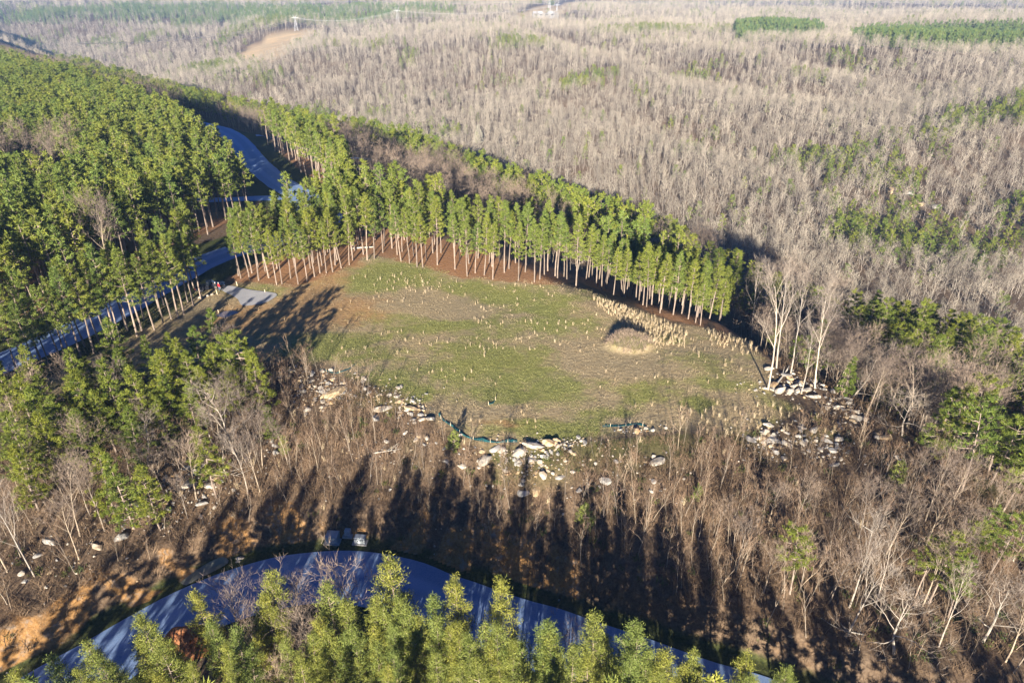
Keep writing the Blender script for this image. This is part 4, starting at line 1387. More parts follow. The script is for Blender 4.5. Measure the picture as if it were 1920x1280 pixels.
# ------------------------------------------------------------------ brush, saplings, grass
# (u, v) of each sizeable boulder in the photograph, its size, stone (0 white, 1 ochre, 2 grey), length ratio and turn
BIGROCK = [(632, 738, 2.2, 1, 1.6, .5), (606, 752, 1.3, 0, 1, None), (620, 755, 1.0, 1, 1, None), (717, 767, 1.9, 0, 1.4, 0.0), (706, 785, 1.6, 2, 1.5, 1.0), (745, 745, 1.0, 0, 1, None), (752, 752, 1.1, 1, 1, None), (766, 766, 1.3, 1, 1.2, None), (777, 767, 1.3, 1, 1.2, None),
           (788, 778, 1.0, 2, 1, None), (795, 786, 1.2, 0, 1.1, None), (808, 787, 1.3, 0, 1.2, None), (606, 765, 1.1, 0, 1, None), (575, 770, 1.2, 0, 1, None), (573, 778, 0.9, 0, 1, None), (912, 863, 1.9, 0, 1.3, 0.9), (867, 875, 1.2, 0, 1, None),
           (837, 866, 1.1, 0, 1, None), (973, 851, 1.7, 0, 1.5, .5), (1000, 836, 1.7, 0, 1.8, .15), (1028, 832, 1.5, 1, 1.2, None), (928, 842, 1.3, 2, 1.2, None), (941, 846, 1.2, 0, 1.1, None), (903, 845, 1.1, 1, 1.1, None), (995, 865, 1.2, 0, 1.3, None), (1013, 866, 0.9, 0, 1, None),
           (980, 866, 0.9, 1, 1, None), (1017, 890, 1.4, 0, 1.2, None), (1036, 888, 0.7, 0, 1, None), (1006, 923, 1.3, 1, 1, None), (980, 925, 1.4, 2, 1.1, None), (1075, 850, 0.9, 1, 1, None), (1074, 885, 0.7, 0, 1, None), (1050, 895, 1.0, 2, 1.2, None), (1136, 905, 1.5, 2, 1, None),
           (1085, 920, 1.0, 2, 1, None), (1235, 868, 1.6, 0, 1.5, .2), (1225, 858, 1.0, 0, 1, None), (1226, 903, 0.9, 2, 1, None), (1220, 922, 0.8, 2, 1, None), (1195, 808, 1.1, 1, 1.3, None), (726, 828, 0.9, 0, 1, None), (760, 812, 0.7, 0, 1, None), (780, 825, 1.0, 0, 1.2, None), (800, 822, 0.9, 0, 1, None),
           (1460, 735, 1.5, 0, 1.5, .3), (1480, 737, 1.4, 0, 1.3, .4), (1496, 732, 1.2, 0, 1.2, None), (1512, 732, 1.4, 0, 1.3, .2), (1528, 746, 1.5, 0, 1.3, -0.5), (1446, 730, 0.9, 0, 1, None), (1452, 722, 1.3, 1, 2.0, .7), (1567, 727, 2.0, 1, 1.3, -1.0), (1562, 735, 1.1, 2, 1, None), (1440, 692, 1.2, 0, 1.7, 0.1),
           (1475, 705, 1.4, 2, 1.5, 0), (1478, 709, 1.0, 1, 1, None), (1485, 700, 0.9, 0, 1, None), (1494, 722, 1.2, 0, 1.4, .3), (1540, 722, 0.9, 0, 1, None), (1586, 748, 1.2, 2, 1.4, -.6), (1590, 757, 1.0, 0, 1, None), (1606, 772, 1.1, 0, 1.3, None), (1608, 784, 1.6, 0, 1.3, .2), (1600, 790, 1.0, 1, 1, None),
           (1622, 788, 1.0, 0, 1, None), (1570, 765, 1.1, 0, 1.6, 0), (1580, 768, 1.0, 2, 1.3, None), (1552, 765, 0.9, 0, 1.2, None), (1658, 822, 1.7, 1, 1.4, .1), (1642, 820, 0.9, 0, 1, None), (1524, 808, 1.2, 0, 1.1, None), (1505, 803, 1.0, 0, 1.3, None), (1441, 798, 1.4, 0, 1.1, None), (1435, 812, 1.2, 0, 1.2, None),
           (1453, 826, 1.5, 2, 1.1, None), (1407, 824, 1.3, 2, 1.2, None), (1422, 823, 0.9, 0, 1, None), (1432, 830, 0.9, 0, 1, None), (1468, 830, 1.0, 0, 1, None), (1450, 815, 0.8, 0, 1, None), (1505, 830, 1.0, 0, 1.2, None), (1550, 826, 1.2, 2, 1.2, None), (1570, 824, 1.2, 0, 1.1, None), (1560, 845, 1.1, 2, 1.1, None),
           (1453, 847, 1.1, 2, 1, None), (1470, 860, 0.9, 0, 1, None), (1538, 845, 0.8, 0, 1, None), (1565, 873, 1.0, 2, 1.3, None), (1690, 865, 1.0, 2, 1.2, None), (1680, 858, 0.9, 0, 1, None), (350, 878, 1.1, 2, 1.3, None), (375, 885, 1.4, 0, 1.3, None), (395, 912, 1.3, 0, 1, None), (360, 910, 1.6, 0, 1.4, .3),
           (345, 915, 1.0, 2, 1, None), (258, 950, 1.2, 2, 1.3, None), (382, 945, 1.3, 2, 1.4, .5), (315, 955, 1.2, 2, 1, None), (225, 1010, 1.4, 2, 1.4, .2), (95, 1015, 1.4, 2, 1.4, None), (72, 1042, 0.9, 2, 1, None), (180, 1025, 1.1, 0, 1.3, None), (40, 1075, 0.8, 0, 1, None), (48, 1090, 0.8, 2, 1, None), (517, 835, 1.1, 2, 1, None), (518, 850, 1.1, 2, 1, None), (452, 1047, 0.9, 0, 1.1, None), (447, 1052, 0.8, 0, 1, None)]
rock_xy = np.array(hits([(q[0], q[1]) for q in BIGROCK]))
SLOPE = [(-120, 40), (-100, 68), (-78, 76), (-62, 82), (-48, 90), (-37, 95.5), (-30.5, 92.5), (-22, 87.5), (-15.6, 83), (-8.7, 75), (-4, 71.5), (3, 71), (17, 73.5), (35, 75), (43, 80), (47, 86), (41, 98),
         (60, 110), (110, 110), (110, 10), (45, 30), (27, 38), (10, 46), (-10, 56), (-25, 60), (-40, 52), (-62, 36), (-100, 12)]
sx, sy = grid_pts(SLOPE, 0.9, 41, 0.5)
dr = poly_dist(sx, sy, LOWROAD_S)
m = (dr > 6.5) & in_view(sx, sy, None, 60) & ~((dr < 7.2) & (R0.random(len(sx)) < 0.4))
m &= R0.random(len(sx)) < (0.35 + 0.75 * fbm(sx, sy, 6, 43, 3))
m &= thin(sx, sy, 1.25, rock_xy) | (R0.random(len(sx)) < 0.2)
sx, sy = sx[m], sy[m]


def make_brush(seed, n, h, spread, wd, lean=0.35, side=0.6):
    R = np.random.default_rng(seed)
    B = MB()
    base = np.column_stack([R.normal(0, spread, n), R.normal(0, spread, n), np.full(n, -0.05)])
    d = unit(np.column_stack([R.normal(0, lean, n), R.normal(0, lean, n), np.ones(n)]))
    L = R.uniform(0.5, 1.1, n) * h
    B.blades(base, d, L, np.full(n, wd))
    for k in range(3):
        t = R.uniform(0.3, 0.9, n)
        b = base + d * (L * t)[:, None]
        B.blades(b, unit(d + R.normal(0, side, (n, 3))), L * R.uniform(0.25, 0.5, n), np.full(n, wd * 0.8))
    return B


BRUSH = []
for i in range(3):
    BRUSH.append(bpy.data.objects.new('brush', make_brush(700 + i, 16, 1.5, 0.38, 0.05).mesh('brush', [M['brush']])))
for i in range(1):
    BRUSH.append(bpy.data.objects.new('straw', make_brush(710 + i, 12, 1.0, 0.10, 0.05, 0.14, 0.2).mesh('straw', [M['straw']])))
mg = mat_needle('evergreen_shrub', (0.055, 0.08, 0.02), (0.12, 0.14, 0.04))
BRUSH.append(bpy.data.objects.new('evergreen_scrub', make_brush(720, 22, 0.8, 0.32, 0.10).mesh('scrub', [mg], tint=True)))
n = len(sx)
vr = R0.random(n)
sn = fbm(sx, sy, 8, 47, 3)
var = np.where(vr < 0.80, R0.integers(0, 3, n), np.where((vr < 0.87) & (sy > 60), 3, 4))
var = np.where((var == 4) & (sn < 0.5), 0, var)
scatter('undergrowth', np.column_stack([sx, sy, ground(sx, sy)]), R0.uniform(0, 6.28, n), R0.uniform(0.5, 1.15, n), var, BRUSH, 'tangle of brown brush and dry stems covering the slope', 'undergrowth', tilt=R0.normal(0, 0.12, (n, 2)))

hx, hy = grid_pts([(-36, 94), (-30, 91), (-22, 86), (-15, 81), (-8, 74), (3, 70), (17, 72.5), (35, 73), (46, 76), (62, 60), (40, 52), (27, 52), (12, 58), (-5, 63), (-22, 68), (-36, 66), (-50, 66), (-46, 84)], 2.35, 45, 0.5)
m = (poly_dist(hx, hy, LOWROAD_S) > 11) & thin(hx, hy, 1.2, fixed) & thin(hx, hy, 1.6, rock_xy)
hx, hy = hx[m], hy[m]
dd = np.argsort(np.hypot(hx, hy) + R0.uniform(0, 14, len(hx)))
for c_, i in enumerate(dd[:290]):
    sc = R0.uniform(0.55, 1.25)
    zone = ('on the west slope', 'ditch') if hx[i] < -14 else ('on the middle slope', 'slab') if hx[i] < 14 else ('on the brushy slope', 'tip')
    plant_tree('sapling', SAPL[i % 5], hx[i], hy[i], sc, 'sapling', 'saplings on the brushy slope', f'{size_word(sc, 0.78, 1.02)} {("brown", "reddish-brown", "grey", "leaning brown", "spindly")[i % 5]} bare sapling', zone[0], zone[1],
               tilt=tuple(R0.normal(0, 0.09, 2)))

LOSAP = [joined('thin_sapling', make_bare(520 + i, 5.0, 0.40, 0.42, (6, 3, 3), 0.04, (3, 3, 3), tw=0.022, twl=0.5, wander=0.12, lean=0.12 * (i % 3 - 1)), M['bark_bare'], M['twig_brown']) for i in range(4)]
sx2, sy2 = grid_pts(SLOPE, 1.75, 61, 0.5)
m = (poly_dist(sx2, sy2, LOWROAD_S) > 8) & in_view(sx2, sy2, None, 60) & (R0.random(len(sx2)) < 0.15 + 0.75 * fbm(sx2, sy2, 12, 63, 3))
m &= thin(sx2, sy2, 2.2, rock_xy)
sx2, sy2 = sx2[m], sy2[m]
scatter('sapling_thicket', np.column_stack([sx2, sy2, ground(sx2, sy2)]), R0.uniform(0, 6.28, len(sx2)), R0.uniform(0.45, 1.25, len(sx2)) * (0.75 + 0.35 * smooth(66, 58, sy2)), R0.integers(0, 4, len(sx2)), LOSAP,
        'thicket of thin bare saplings over the slope', 'thicket', tilt=R0.normal(0, 0.10, (len(sx2), 2)))

# turf of the field: short clumps, green or dead like the ground below them
mt = new_mat('turf_blades')
NG = NT(mt)
ga = NG.attr('green', 'INSTANCER').outputs['Fac']
gcol = NG.mix(NG.ramp(ga, 0.3, 0.75), NG.mix(NG.rnd(), (0.26, 0.20, 0.115), (0.45, 0.355, 0.22)), NG.mix(NG.rnd(), (0.15, 0.165, 0.045), (0.30, 0.30, 0.11)))
NG.out(gcol, 0.8, 0.2)
TURF = [bpy.data.objects.new('turf', make_brush(730 + i, 11, 0.34, 0.30, 0.05).mesh('turf', [mt])) for i in range(2)]
for q in TURF:
    pass
tx, ty = grid_pts(FIELD, 0.62, 51, 0.5)
tx2, ty2 = grid_pts(STRIP, 0.7, 52, 0.5)
tx, ty = np.concatenate([tx, tx2]), np.concatenate([ty, ty2])
m = (((tx - 19.4) / 4.3) ** 2 + ((ty - 100.2) / 3.4) ** 2 > 0.72) & (edge_dist(tx, ty, PAD) < -0.3) & in_view(tx, ty, None, 10)
m &= R0.random(len(tx)) < (0.25 + 0.6 * greenness(tx, ty)) * (1 - 0.95 * np.clip(patches(tx, ty, DW), 0, 1))
tx, ty = tx[m], ty[m]
n = len(tx)
scatter('grass', np.column_stack([tx, ty, ground(tx, ty)]), R0.uniform(0, 6.28, n), np.column_stack([R0.uniform(0.7, 1.3, n), R0.uniform(0.7, 1.3, n), R0.uniform(0.3, 1.3, n)]), R0.integers(0, 2, n), TURF,
        'short patchy green and brown turf of the field', 'grass', extra=np.clip(greenness(tx, ty) + R0.normal(0, 0.12, n), 0, 1))

# straw-coloured clumps: 240 singles in the open, the thick belt as one mass
STRAW = [make_brush(740 + i, 12, 0.85, 0.07, 0.035, 0.13, 0.2).mesh('straw_clump', [M['straw']]) for i in range(4)]
STRAWO = [bpy.data.objects.new('straw_belt', s_) for s_ in STRAW]
CL = [(760, 528, 90, 16, 34), (800, 545, 100, 14, 22), (740, 565, 90, 14, 14), (925, 575, 40, 8, 12), (920, 600, 40, 14, 12), (930, 650, 90, 16, 30), (800, 640, 60, 10, 8), (750, 625, 40, 10, 6), (1000, 560, 60, 30, 10),
      (1040, 610, 90, 20, 16), (1280, 650, 70, 30, 26), (1330, 690, 60, 30, 12), (960, 790, 140, 20, 14), (860, 705, 120, 30, 12), (980, 535, 80, 8, 10), (1100, 620, 60, 40, 12), (700, 660, 100, 20, 8), (1200, 720, 120, 40, 10),
      (640, 600, 60, 40, 6), (1250, 780, 120, 30, 10), (480, 590, 50, 20, 4)]
cnt = 0
for (cu, cv, su, sv, k_) in CL:
    for j in range(k_):
        u, v = cu + R0.normal(0, 0.5) * su, cv + R0.normal(0, 0.5) * sv
        x, y = hit(u, v)
        if edge_dist(np.array([x]), np.array([y]), FIELD)[0] < 0.3 or math.hypot((x - 19.4) / 3.6, (y - 100.2) / 2.6) < 1.2 or edge_dist(np.array([x]), np.array([y]), PAD)[0] > -0.5:
            continue
        sc = R0.uniform(0.5, 0.95)
        o = link('straw_clump', STRAW[cnt % 4], None, (x, y, gz(x, y)))
        o.rotation_euler = (0, 0, R0.uniform(0, 6.28))
        o.scale = (sc * R0.uniform(0.8, 1.3), sc, sc)
        part = 'in the far turf' if y > 116 else 'in the mid field' if y > 92 else 'in the near turf'
        note(o, 'grass clump', 'straw-coloured grass clumps in the field', f'{size_word(sc, 0.65, 0.82)} dry straw-coloured clump', part, x, y, 'mound' if x > 5 else 'pad')
        cnt += 1
belt = hits([(1108, 556), (1140, 566), (1200, 590), (1250, 606), (1290, 624), (1285, 648), (1240, 650), (1190, 632), (1155, 600), (1120, 575)])
qx, qy = grid_pts(belt, 0.62, 55, 0.5)
qx2, qy2 = grid_pts(hits([(1335, 620), (1400, 640), (1425, 660), (1400, 668), (1345, 648), (1320, 632)]), 0.9, 56, 0.5)
qx3, qy3 = grid_pts(hits([(1290, 770), (1470, 760), (1540, 780), (1620, 820), (1500, 840), (1300, 810)]), 1.5, 57, 0.5)
qx, qy = np.concatenate([qx, qx2, qx3]), np.concatenate([qy, qy2, qy3])
m = R0.random(len(qx)) < 0.85
qx, qy = qx[m], qy[m]
n = len(qx)
scatter('tall_grass', np.column_stack([qx, qy, ground(qx, qy)]), R0.uniform(0, 6.28, n), R0.uniform(0.6, 1.25, n), R0.integers(0, 4, n), STRAWO, 'thick belt of tall straw-coloured grass beside the brushy mound', 'grass', tilt=R0.normal(0, 0.08, (n, 2)))

# the brushy mound
mo = MB()
th = np.linspace(0, 2 * math.pi, 49)[:-1]
rings = np.linspace(1.0, 0.0, 22)
V, F = [], []
for i, q in enumerate(rings):
    for a in th:
        x, y = 19.4 + 3.9 * q * math.cos(a) * (1 + 0.10 * math.sin(3 * a)), 100.2 + 3.0 * q * math.sin(a) * (1 + 0.10 * math.cos(2 * a + 1))
        z = gz(x, y) - 0.05 + 0.19 * float(smooth(0.0, 0.45, 1 - q))
        V.append((x, y, z))
k = len(th)
for i in range(len(rings) - 1):
    for j in range(k):
        a, b, c_, d_ = i * k + j, i * k + (j + 1) % k, (i + 1) * k + (j + 1) % k, (i + 1) * k + j
        F += [(a, b, c_), (a, c_, d_)]
V = np.array(V)
mo.add(V - np.array([19.4, 100.2, 0]), F)
mm = new_mat('mound_soil')
NM = NT(mm)
NM.out(NM.mix(NM.ramp(NM.noise(NM.pos(), 1.3, 5), 0.35, 0.65), (0.11, 0.09, 0.06), (0.18, 0.15, 0.09)), 0.95, 0.1, bump=NM.noise(NM.pos(), 4, 5), bstr=0.8, bdist=0.2)
mound = empty('earth_mound', (19.4, 100.2, 0))
link('soil', mo.mesh('soil', [mm], True), mound)
B1, B2 = MB(), MB()
Rm = np.random.default_rng(5)
for j in range(560):
    a, q = Rm.uniform(0, 6.28), math.sqrt(Rm.uniform(0, 1)) * Rm.uniform(0.9, 1.25)
    x, y = 3.3 * q * math.cos(a), 2.5 * q * math.sin(a)
    z = gz(19.4 + x, 100.2 + y)
    near = y < -0.9
    n_ = 7
    base = np.column_stack([x + Rm.normal(0, 0.12, n_), y + Rm.normal(0, 0.12, n_), np.full(n_, z)])
    d = unit(np.column_stack([Rm.normal(0, 0.4, n_), Rm.normal(0, 0.4, n_), np.ones(n_)]))
    (B2 if near and Rm.random() < 0.45 else B1).blades(base, d, Rm.uniform(0.4, 1.0, n_), np.full(n_, 0.045))
link('dead_stems', B1.mesh('dead_stems', [M['twig']]), mound)
ms = mat_plain('mound_grass', (0.17, 0.155, 0.06), 0.8)
link('grass_cover', B2.mesh('grass_cover', [ms]), mound)
tag(mound, 'dome-shaped earth mound overgrown with grey stems and yellow grass in the field', 'mound')

# ------------------------------------------------------------------ boulders
def make_rock(seed, flat=0.6):
    R = np.random.default_rng(seed)
    bmm = bmesh.new()
    bmesh.ops.create_icosphere(bmm, subdivisions=2, radius=1.0)
    cuts = [(unit(R.normal(0, 1, 3)), R.uniform(0.42, 0.78)) for _ in range(9)]
    for v in bmm.verts:
        p = np.array(v.co)
        for n_, d_ in cuts:
            q = float(np.dot(p, n_))
            if q > d_:
                p = p - n_ * (q - d_)
        p = p * (1 + R.normal(0, 0.025))
        v.co = Vector((p[0] * 1.25, p[1] * 0.95, p[2] * flat))
    me = bpy.data.meshes.new('boulder')
    bmm.to_mesh(me)
    bmm.free()
    return me


def mat_rock(name, a, b, c_):
    m = new_mat(name)
    N = NT(m)
    p = N.pos()
    f = N.ramp(N.noise(p, 1.6, 6, 0.65), 0.35, 0.65)
    g = N.ramp(N.noise(p, 0.7, 4, 0.6), 0.5, 0.72)
    col = N.mix(g, N.mix(f, a, b), c_)
    col = N.mix(1.0, col, N.mix(N.rnd(), (0.82, 0.80, 0.78), (1.1, 1.08, 1.04)), 'MULTIPLY')
    N.out(col, 0.9, 0.2, bump=N.noise(p, 4, 6, 0.7), bstr=0.7, bdist=0.08)
    return m


MR = [mat_rock('white_sandstone', (0.40, 0.36, 0.295), (0.60, 0.55, 0.46), (0.36, 0.28, 0.19)), mat_rock('ochre_sandstone', (0.44, 0.33, 0.19), (0.62, 0.48, 0.30), (0.36, 0.20, 0.09)),
      mat_rock('grey_sandstone', (0.28, 0.27, 0.25), (0.45, 0.43, 0.39), (0.20, 0.19, 0.17))]
ROCKS = []
for i in range(7):
    base_me = make_rock(800 + i, 0.5 + 0.1 * (i % 4))
    for j in range(3):
        q = base_me.copy()
        q.materials.append(MR[j])
        ROCKS.append(q)
ROCKW = ('white', 'ochre', 'grey')


def boulder(u, v, size, col, aspect=1.0, rz=None, where=None, mark='slab', dx=0):
    x, y = hit(u, v)
    i = int(R0.integers(0, 7))
    me = ROCKS[i * 3 + col]
    o = link('boulder', me, None, (x, y, gz(x, y) + size * 0.09))
    o.rotation_euler = (R0.normal(0, 0.2), R0.normal(0, 0.2), R0.uniform(0, 6.28) if rz is None else rz)
    o.scale = (size * 0.5 * aspect, size * 0.5, size * 0.5)
    if where is None:
        where, mark = ('at the boulder point', 'tip') if u > 1300 else ('on the west brow', 'pad') if u < 830 else ('below the front brow', 'slab')
    lk = ('small' if size < 0.75 else 'large' if size > 1.25 else 'middling')
    note(o, 'boulder', 'boulders strewn below the field', f'{lk} {ROCKW[col]} boulder', where, x, y, mark)
    return o


for (u, v, s_, c_, a_, r_) in BIGROCK:
    s_ *= 1.02
    if u < 540 and v > 840:
        boulder(u, v, s_, c_, a_, r_, 'on the stony slope', 'ditch')
    else:
        boulder(u, v, s_, c_, a_, r_)
CLUS = [(610, 735, 40, 20, 26), (590, 715, 50, 12, 14), (570, 700, 25, 10, 10), (690, 720, 60, 10, 10), (770, 760, 30, 16, 14), (1000, 860, 40, 20, 14), (960, 880, 80, 30, 10), (1060, 830, 30, 6, 10), (1490, 720, 50, 16, 18), (1560, 735, 40, 20, 12), (1600, 770, 40, 20, 16), (1450, 830, 40, 20, 14), (1540, 830, 60, 30, 14), (370, 905, 60, 25, 16), (700, 800, 80, 40, 12)]
for (cu, cv, su, sv, k_) in CLUS:
    for j in range(k_):
        u, v = cu + R0.normal(0, 0.6) * su, cv + R0.normal(0, 0.6) * sv
        if len([1 for it in ITEMS if it['cat'] == 'boulder']) >= 300:
            break
        c_ = int(R0.choice(3, p=(0.45, 0.3, 0.25)))
        if u < 540 and v > 840:
            boulder(u, v, R0.uniform(0.45, 0.95), c_, R0.uniform(0.9, 1.4), None, 'on the stony slope', 'ditch')
        else:
            boulder(u, v, R0.uniform(0.4, 0.9), c_, R0.uniform(0.9, 1.5))
# broken stone too small and too many to tell apart
RO = [bpy.data.objects.new('rubble', ROCKS[i]) for i in (0, 4, 8, 9, 13, 17)]
bx, by = [], []
for (cu, cv, su, sv, k_) in [(610, 735, 60, 26, 260), (690, 740, 90, 26, 150), (560, 700, 50, 12, 90), (775, 765, 40, 22, 120), (990, 865, 70, 34, 190), (1060, 832, 40, 8, 70), (1490, 722, 70, 20, 200), (1590, 765, 60, 34, 200), (1460, 830, 70, 34, 190), (1560, 840, 80, 30, 130), (365, 905, 90, 34, 240), (260, 970, 120, 40, 120), (1150, 880, 180, 50, 140), (800, 850, 150, 40, 120), (1195, 806, 30, 8, 50), (100, 1050, 120, 40, 60), (470, 850, 60, 40, 60)]:
    for j in range(k_):
        x, y = hit(cu + R0.normal(0, 0.6) * su, cv + R0.normal(0, 0.6) * sv)
        bx.append(x)
        by.append(y)
# stones along the cut bank
sxx, syy = grid_pts(SLOPE, 1.3, 58, 0.5)
dq = poly_dist(sxx, syy, LOWROAD_S)
m = (dq > 5.4) & (dq < 9.5) & (R0.random(len(sxx)) < 0.15) & (sxx > -60) & (sxx < 30)
bx, by = np.concatenate([bx, sxx[m]]), np.concatenate([by, syy[m]])
n = len(bx)
scatter('rubble', np.column_stack([bx, by, ground(bx, by) + 0.02]), R0.uniform(0, 6.28, n), R0.uniform(0.05, 0.22, n) * np.where(R0.random(n) < 0.12, 1.9, 1.0), R0.integers(0, 6, n), RO, 'broken white and ochre stone littering the slope', 'rubble', tilt=R0.normal(0, 0.3, (n, 2)))

# pale rock spire and ledges on the far wall of the gorge
def far_rock(u, v, w_, h_, d_, col, label, name, cone=False):
    x, y = hit(u, v)
    bmm = bmesh.new()
    R = np.random.default_rng(int(u + v))
    if cone:
        bmesh.ops.create_cone(bmm, segments=9, radius1=1.0, radius2=0.08, depth=1.0, cap_ends=True)
        bmesh.ops.subdivide_edges(bmm, edges=bmm.edges[:], cuts=3)
    else:
        bmesh.ops.create_cube(bmm, size=1.0)
        bmesh.ops.subdivide_edges(bmm, edges=bmm.edges[:], cuts=5)
    for q in bmm.verts:
        f_ = 0.10 if cone else 0.09
        q.co += Vector((R.normal(0, f_), R.normal(0, f_), R.normal(0, f_ * 0.5)))
    me = bpy.data.meshes.new(name)
    bmm.to_mesh(me)
    bmm.free()
    me.materials.append(col)
    o = link(name, me, None, (x, y, gz(x, y) + h_ * 0.40))
    o.scale = (w_ * (0.5 if cone else 1), d_ * (0.5 if cone else 1), h_)
    return tag(o, label, 'rock')


mspire = mat_rock('lichened_rock', (0.27, 0.27, 0.21), (0.38, 0.37, 0.29), (0.24, 0.25, 0.19))
far_rock(897, 266, 10, 13, 8, mspire, 'pale grey-green pointed rock rising out of the leafless gorge wood', 'rock_spire', True)
far_rock(1715, 386, 7, 2.0, 3, MR[1], 'long ochre rock ledge half hidden by bare trees across the gorge', 'rock_ledge')
far_rock(1668, 362, 2, 3.4, 2, MR[1], 'narrow upright ochre crag above the long ledge across the gorge', 'rock_ledge')
far_rock(1755, 390, 4, 1.8, 2, MR[2], 'broken grey ledge at the east end of the ochre ledge across the gorge', 'rock_ledge')
far_rock(1705, 364, 3, 1.6, 2, MR[2], 'small grey crag under green pines across the gorge', 'rock_ledge')

# ------------------------------------------------------------------ small built things
M['steel'] = mat_plain('grey_green_enamel', (0.42, 0.46, 0.47), 0.4, 0.5, 0.08)
M['concrete'] = mat_plain('concrete', (0.40, 0.39, 0.37), 0.85, 0.3, 0.12)
M['white'] = mat_plain('white_paint', (0.78, 0.78, 0.76), 0.5, 0.4, 0.05)
M['black'] = mat_plain('black_paint', (0.012, 0.013, 0.018), 0.25, 0.5, 0.2)
M['tyre'] = mat_plain('tyre_rubber', (0.02, 0.02, 0.02), 0.8, 0.3, 0.2)
M['rim'] = mat_plain('alloy', (0.5, 0.5, 0.52), 0.35, 0.5, 0.1, metal=0.7)
M['glass'] = mat_plain('dark_glass', (0.02, 0.025, 0.03), 0.08, 0.6, 0.2)
M['lamp_red'] = mat_plain('red_lens', (0.35, 0.01, 0.01), 0.3, 0.5, 0.1)
M['stake'] = mat_plain('raw_timber', (0.62, 0.52, 0.36), 0.8, 0.2, 0.15)
M['teal'] = mat_plain('teal_netting', (0.015, 0.09, 0.095), 0.7, 0.3, 0.4, 6)
M['roofwhite'] = mat_plain('white_roof', (0.55, 0.55, 0.55), 0.6, 0.3, 0.06)
M['wallgrey'] = mat_plain('grey_wall', (0.30, 0.30, 0.30), 0.8, 0.2, 0.1)
M['galv'] = mat_plain('galvanised_steel', (0.55, 0.56, 0.57), 0.45, 0.5, 0.08, metal=0.3)
M['lichen_log'] = mat_plain('bleached_wood', (0.46, 0.42, 0.35), 0.9, 0.1, 0.15)


def utility_box(u, v, wx, wy, h, rz, label, two=True):
    x, y = hit(u, v)
    z = gz(x, y)
    o = empty('utility_box', (x, y, z), rz)
    b = MB()
    b.box((0, 0, 0.0), (wx + 0.5, wy + 0.5, 0.26))
    link('pad', b.mesh('pad', [M['concrete']]), o)
    b = MB()
    b.box((0, 0, 0.13 + h * 0.5), (wx, wy, h), taper=0.96)
    link('cabinet', b.mesh('cabinet', [M['steel']]), o)
    b = MB()
    b.box((0, 0, 0.13 + h + 0.05), (wx * 1.05, wy * 1.06, 0.09), taper=0.9)
    link('lid', b.mesh('lid', [M['steel']]), o)
    for s_ in ((-1, 1) if two else (0,)):
        b = MB()
        b.box((s_ * wx * 0.24, -wy * 0.5 - 0.015, 0.13 + h * 0.48), (wx * (0.44 if two else 0.8), 0.03, h * 0.8))
        dr_ = link('door', b.mesh('door', [M['steel']]), o)
        b = MB()
        b.box((s_ * wx * 0.24 + 0.12, -wy * 0.5 - 0.045, 0.13 + h * 0.5), (0.04, 0.03, 0.16))
        link('handle', b.mesh('handle', [M['tyre']]), dr_)
    return tag(o, label, 'utility box', 'utility boxes beside the lower road')


utility_box(625, 1013, 1.5, 1.15, 0.95, -0.08, 'widest of the three pale steel utility boxes, at the foot of the shaded bank')
utility_box(653, 1003, 0.75, 0.55, 0.7, -0.08, 'small pale utility box set back between its two bigger neighbours', False)
utility_box(676, 1016, 1.35, 0.75, 0.75, -0.1, 'low flat-topped utility box beside the sunny orange bank')

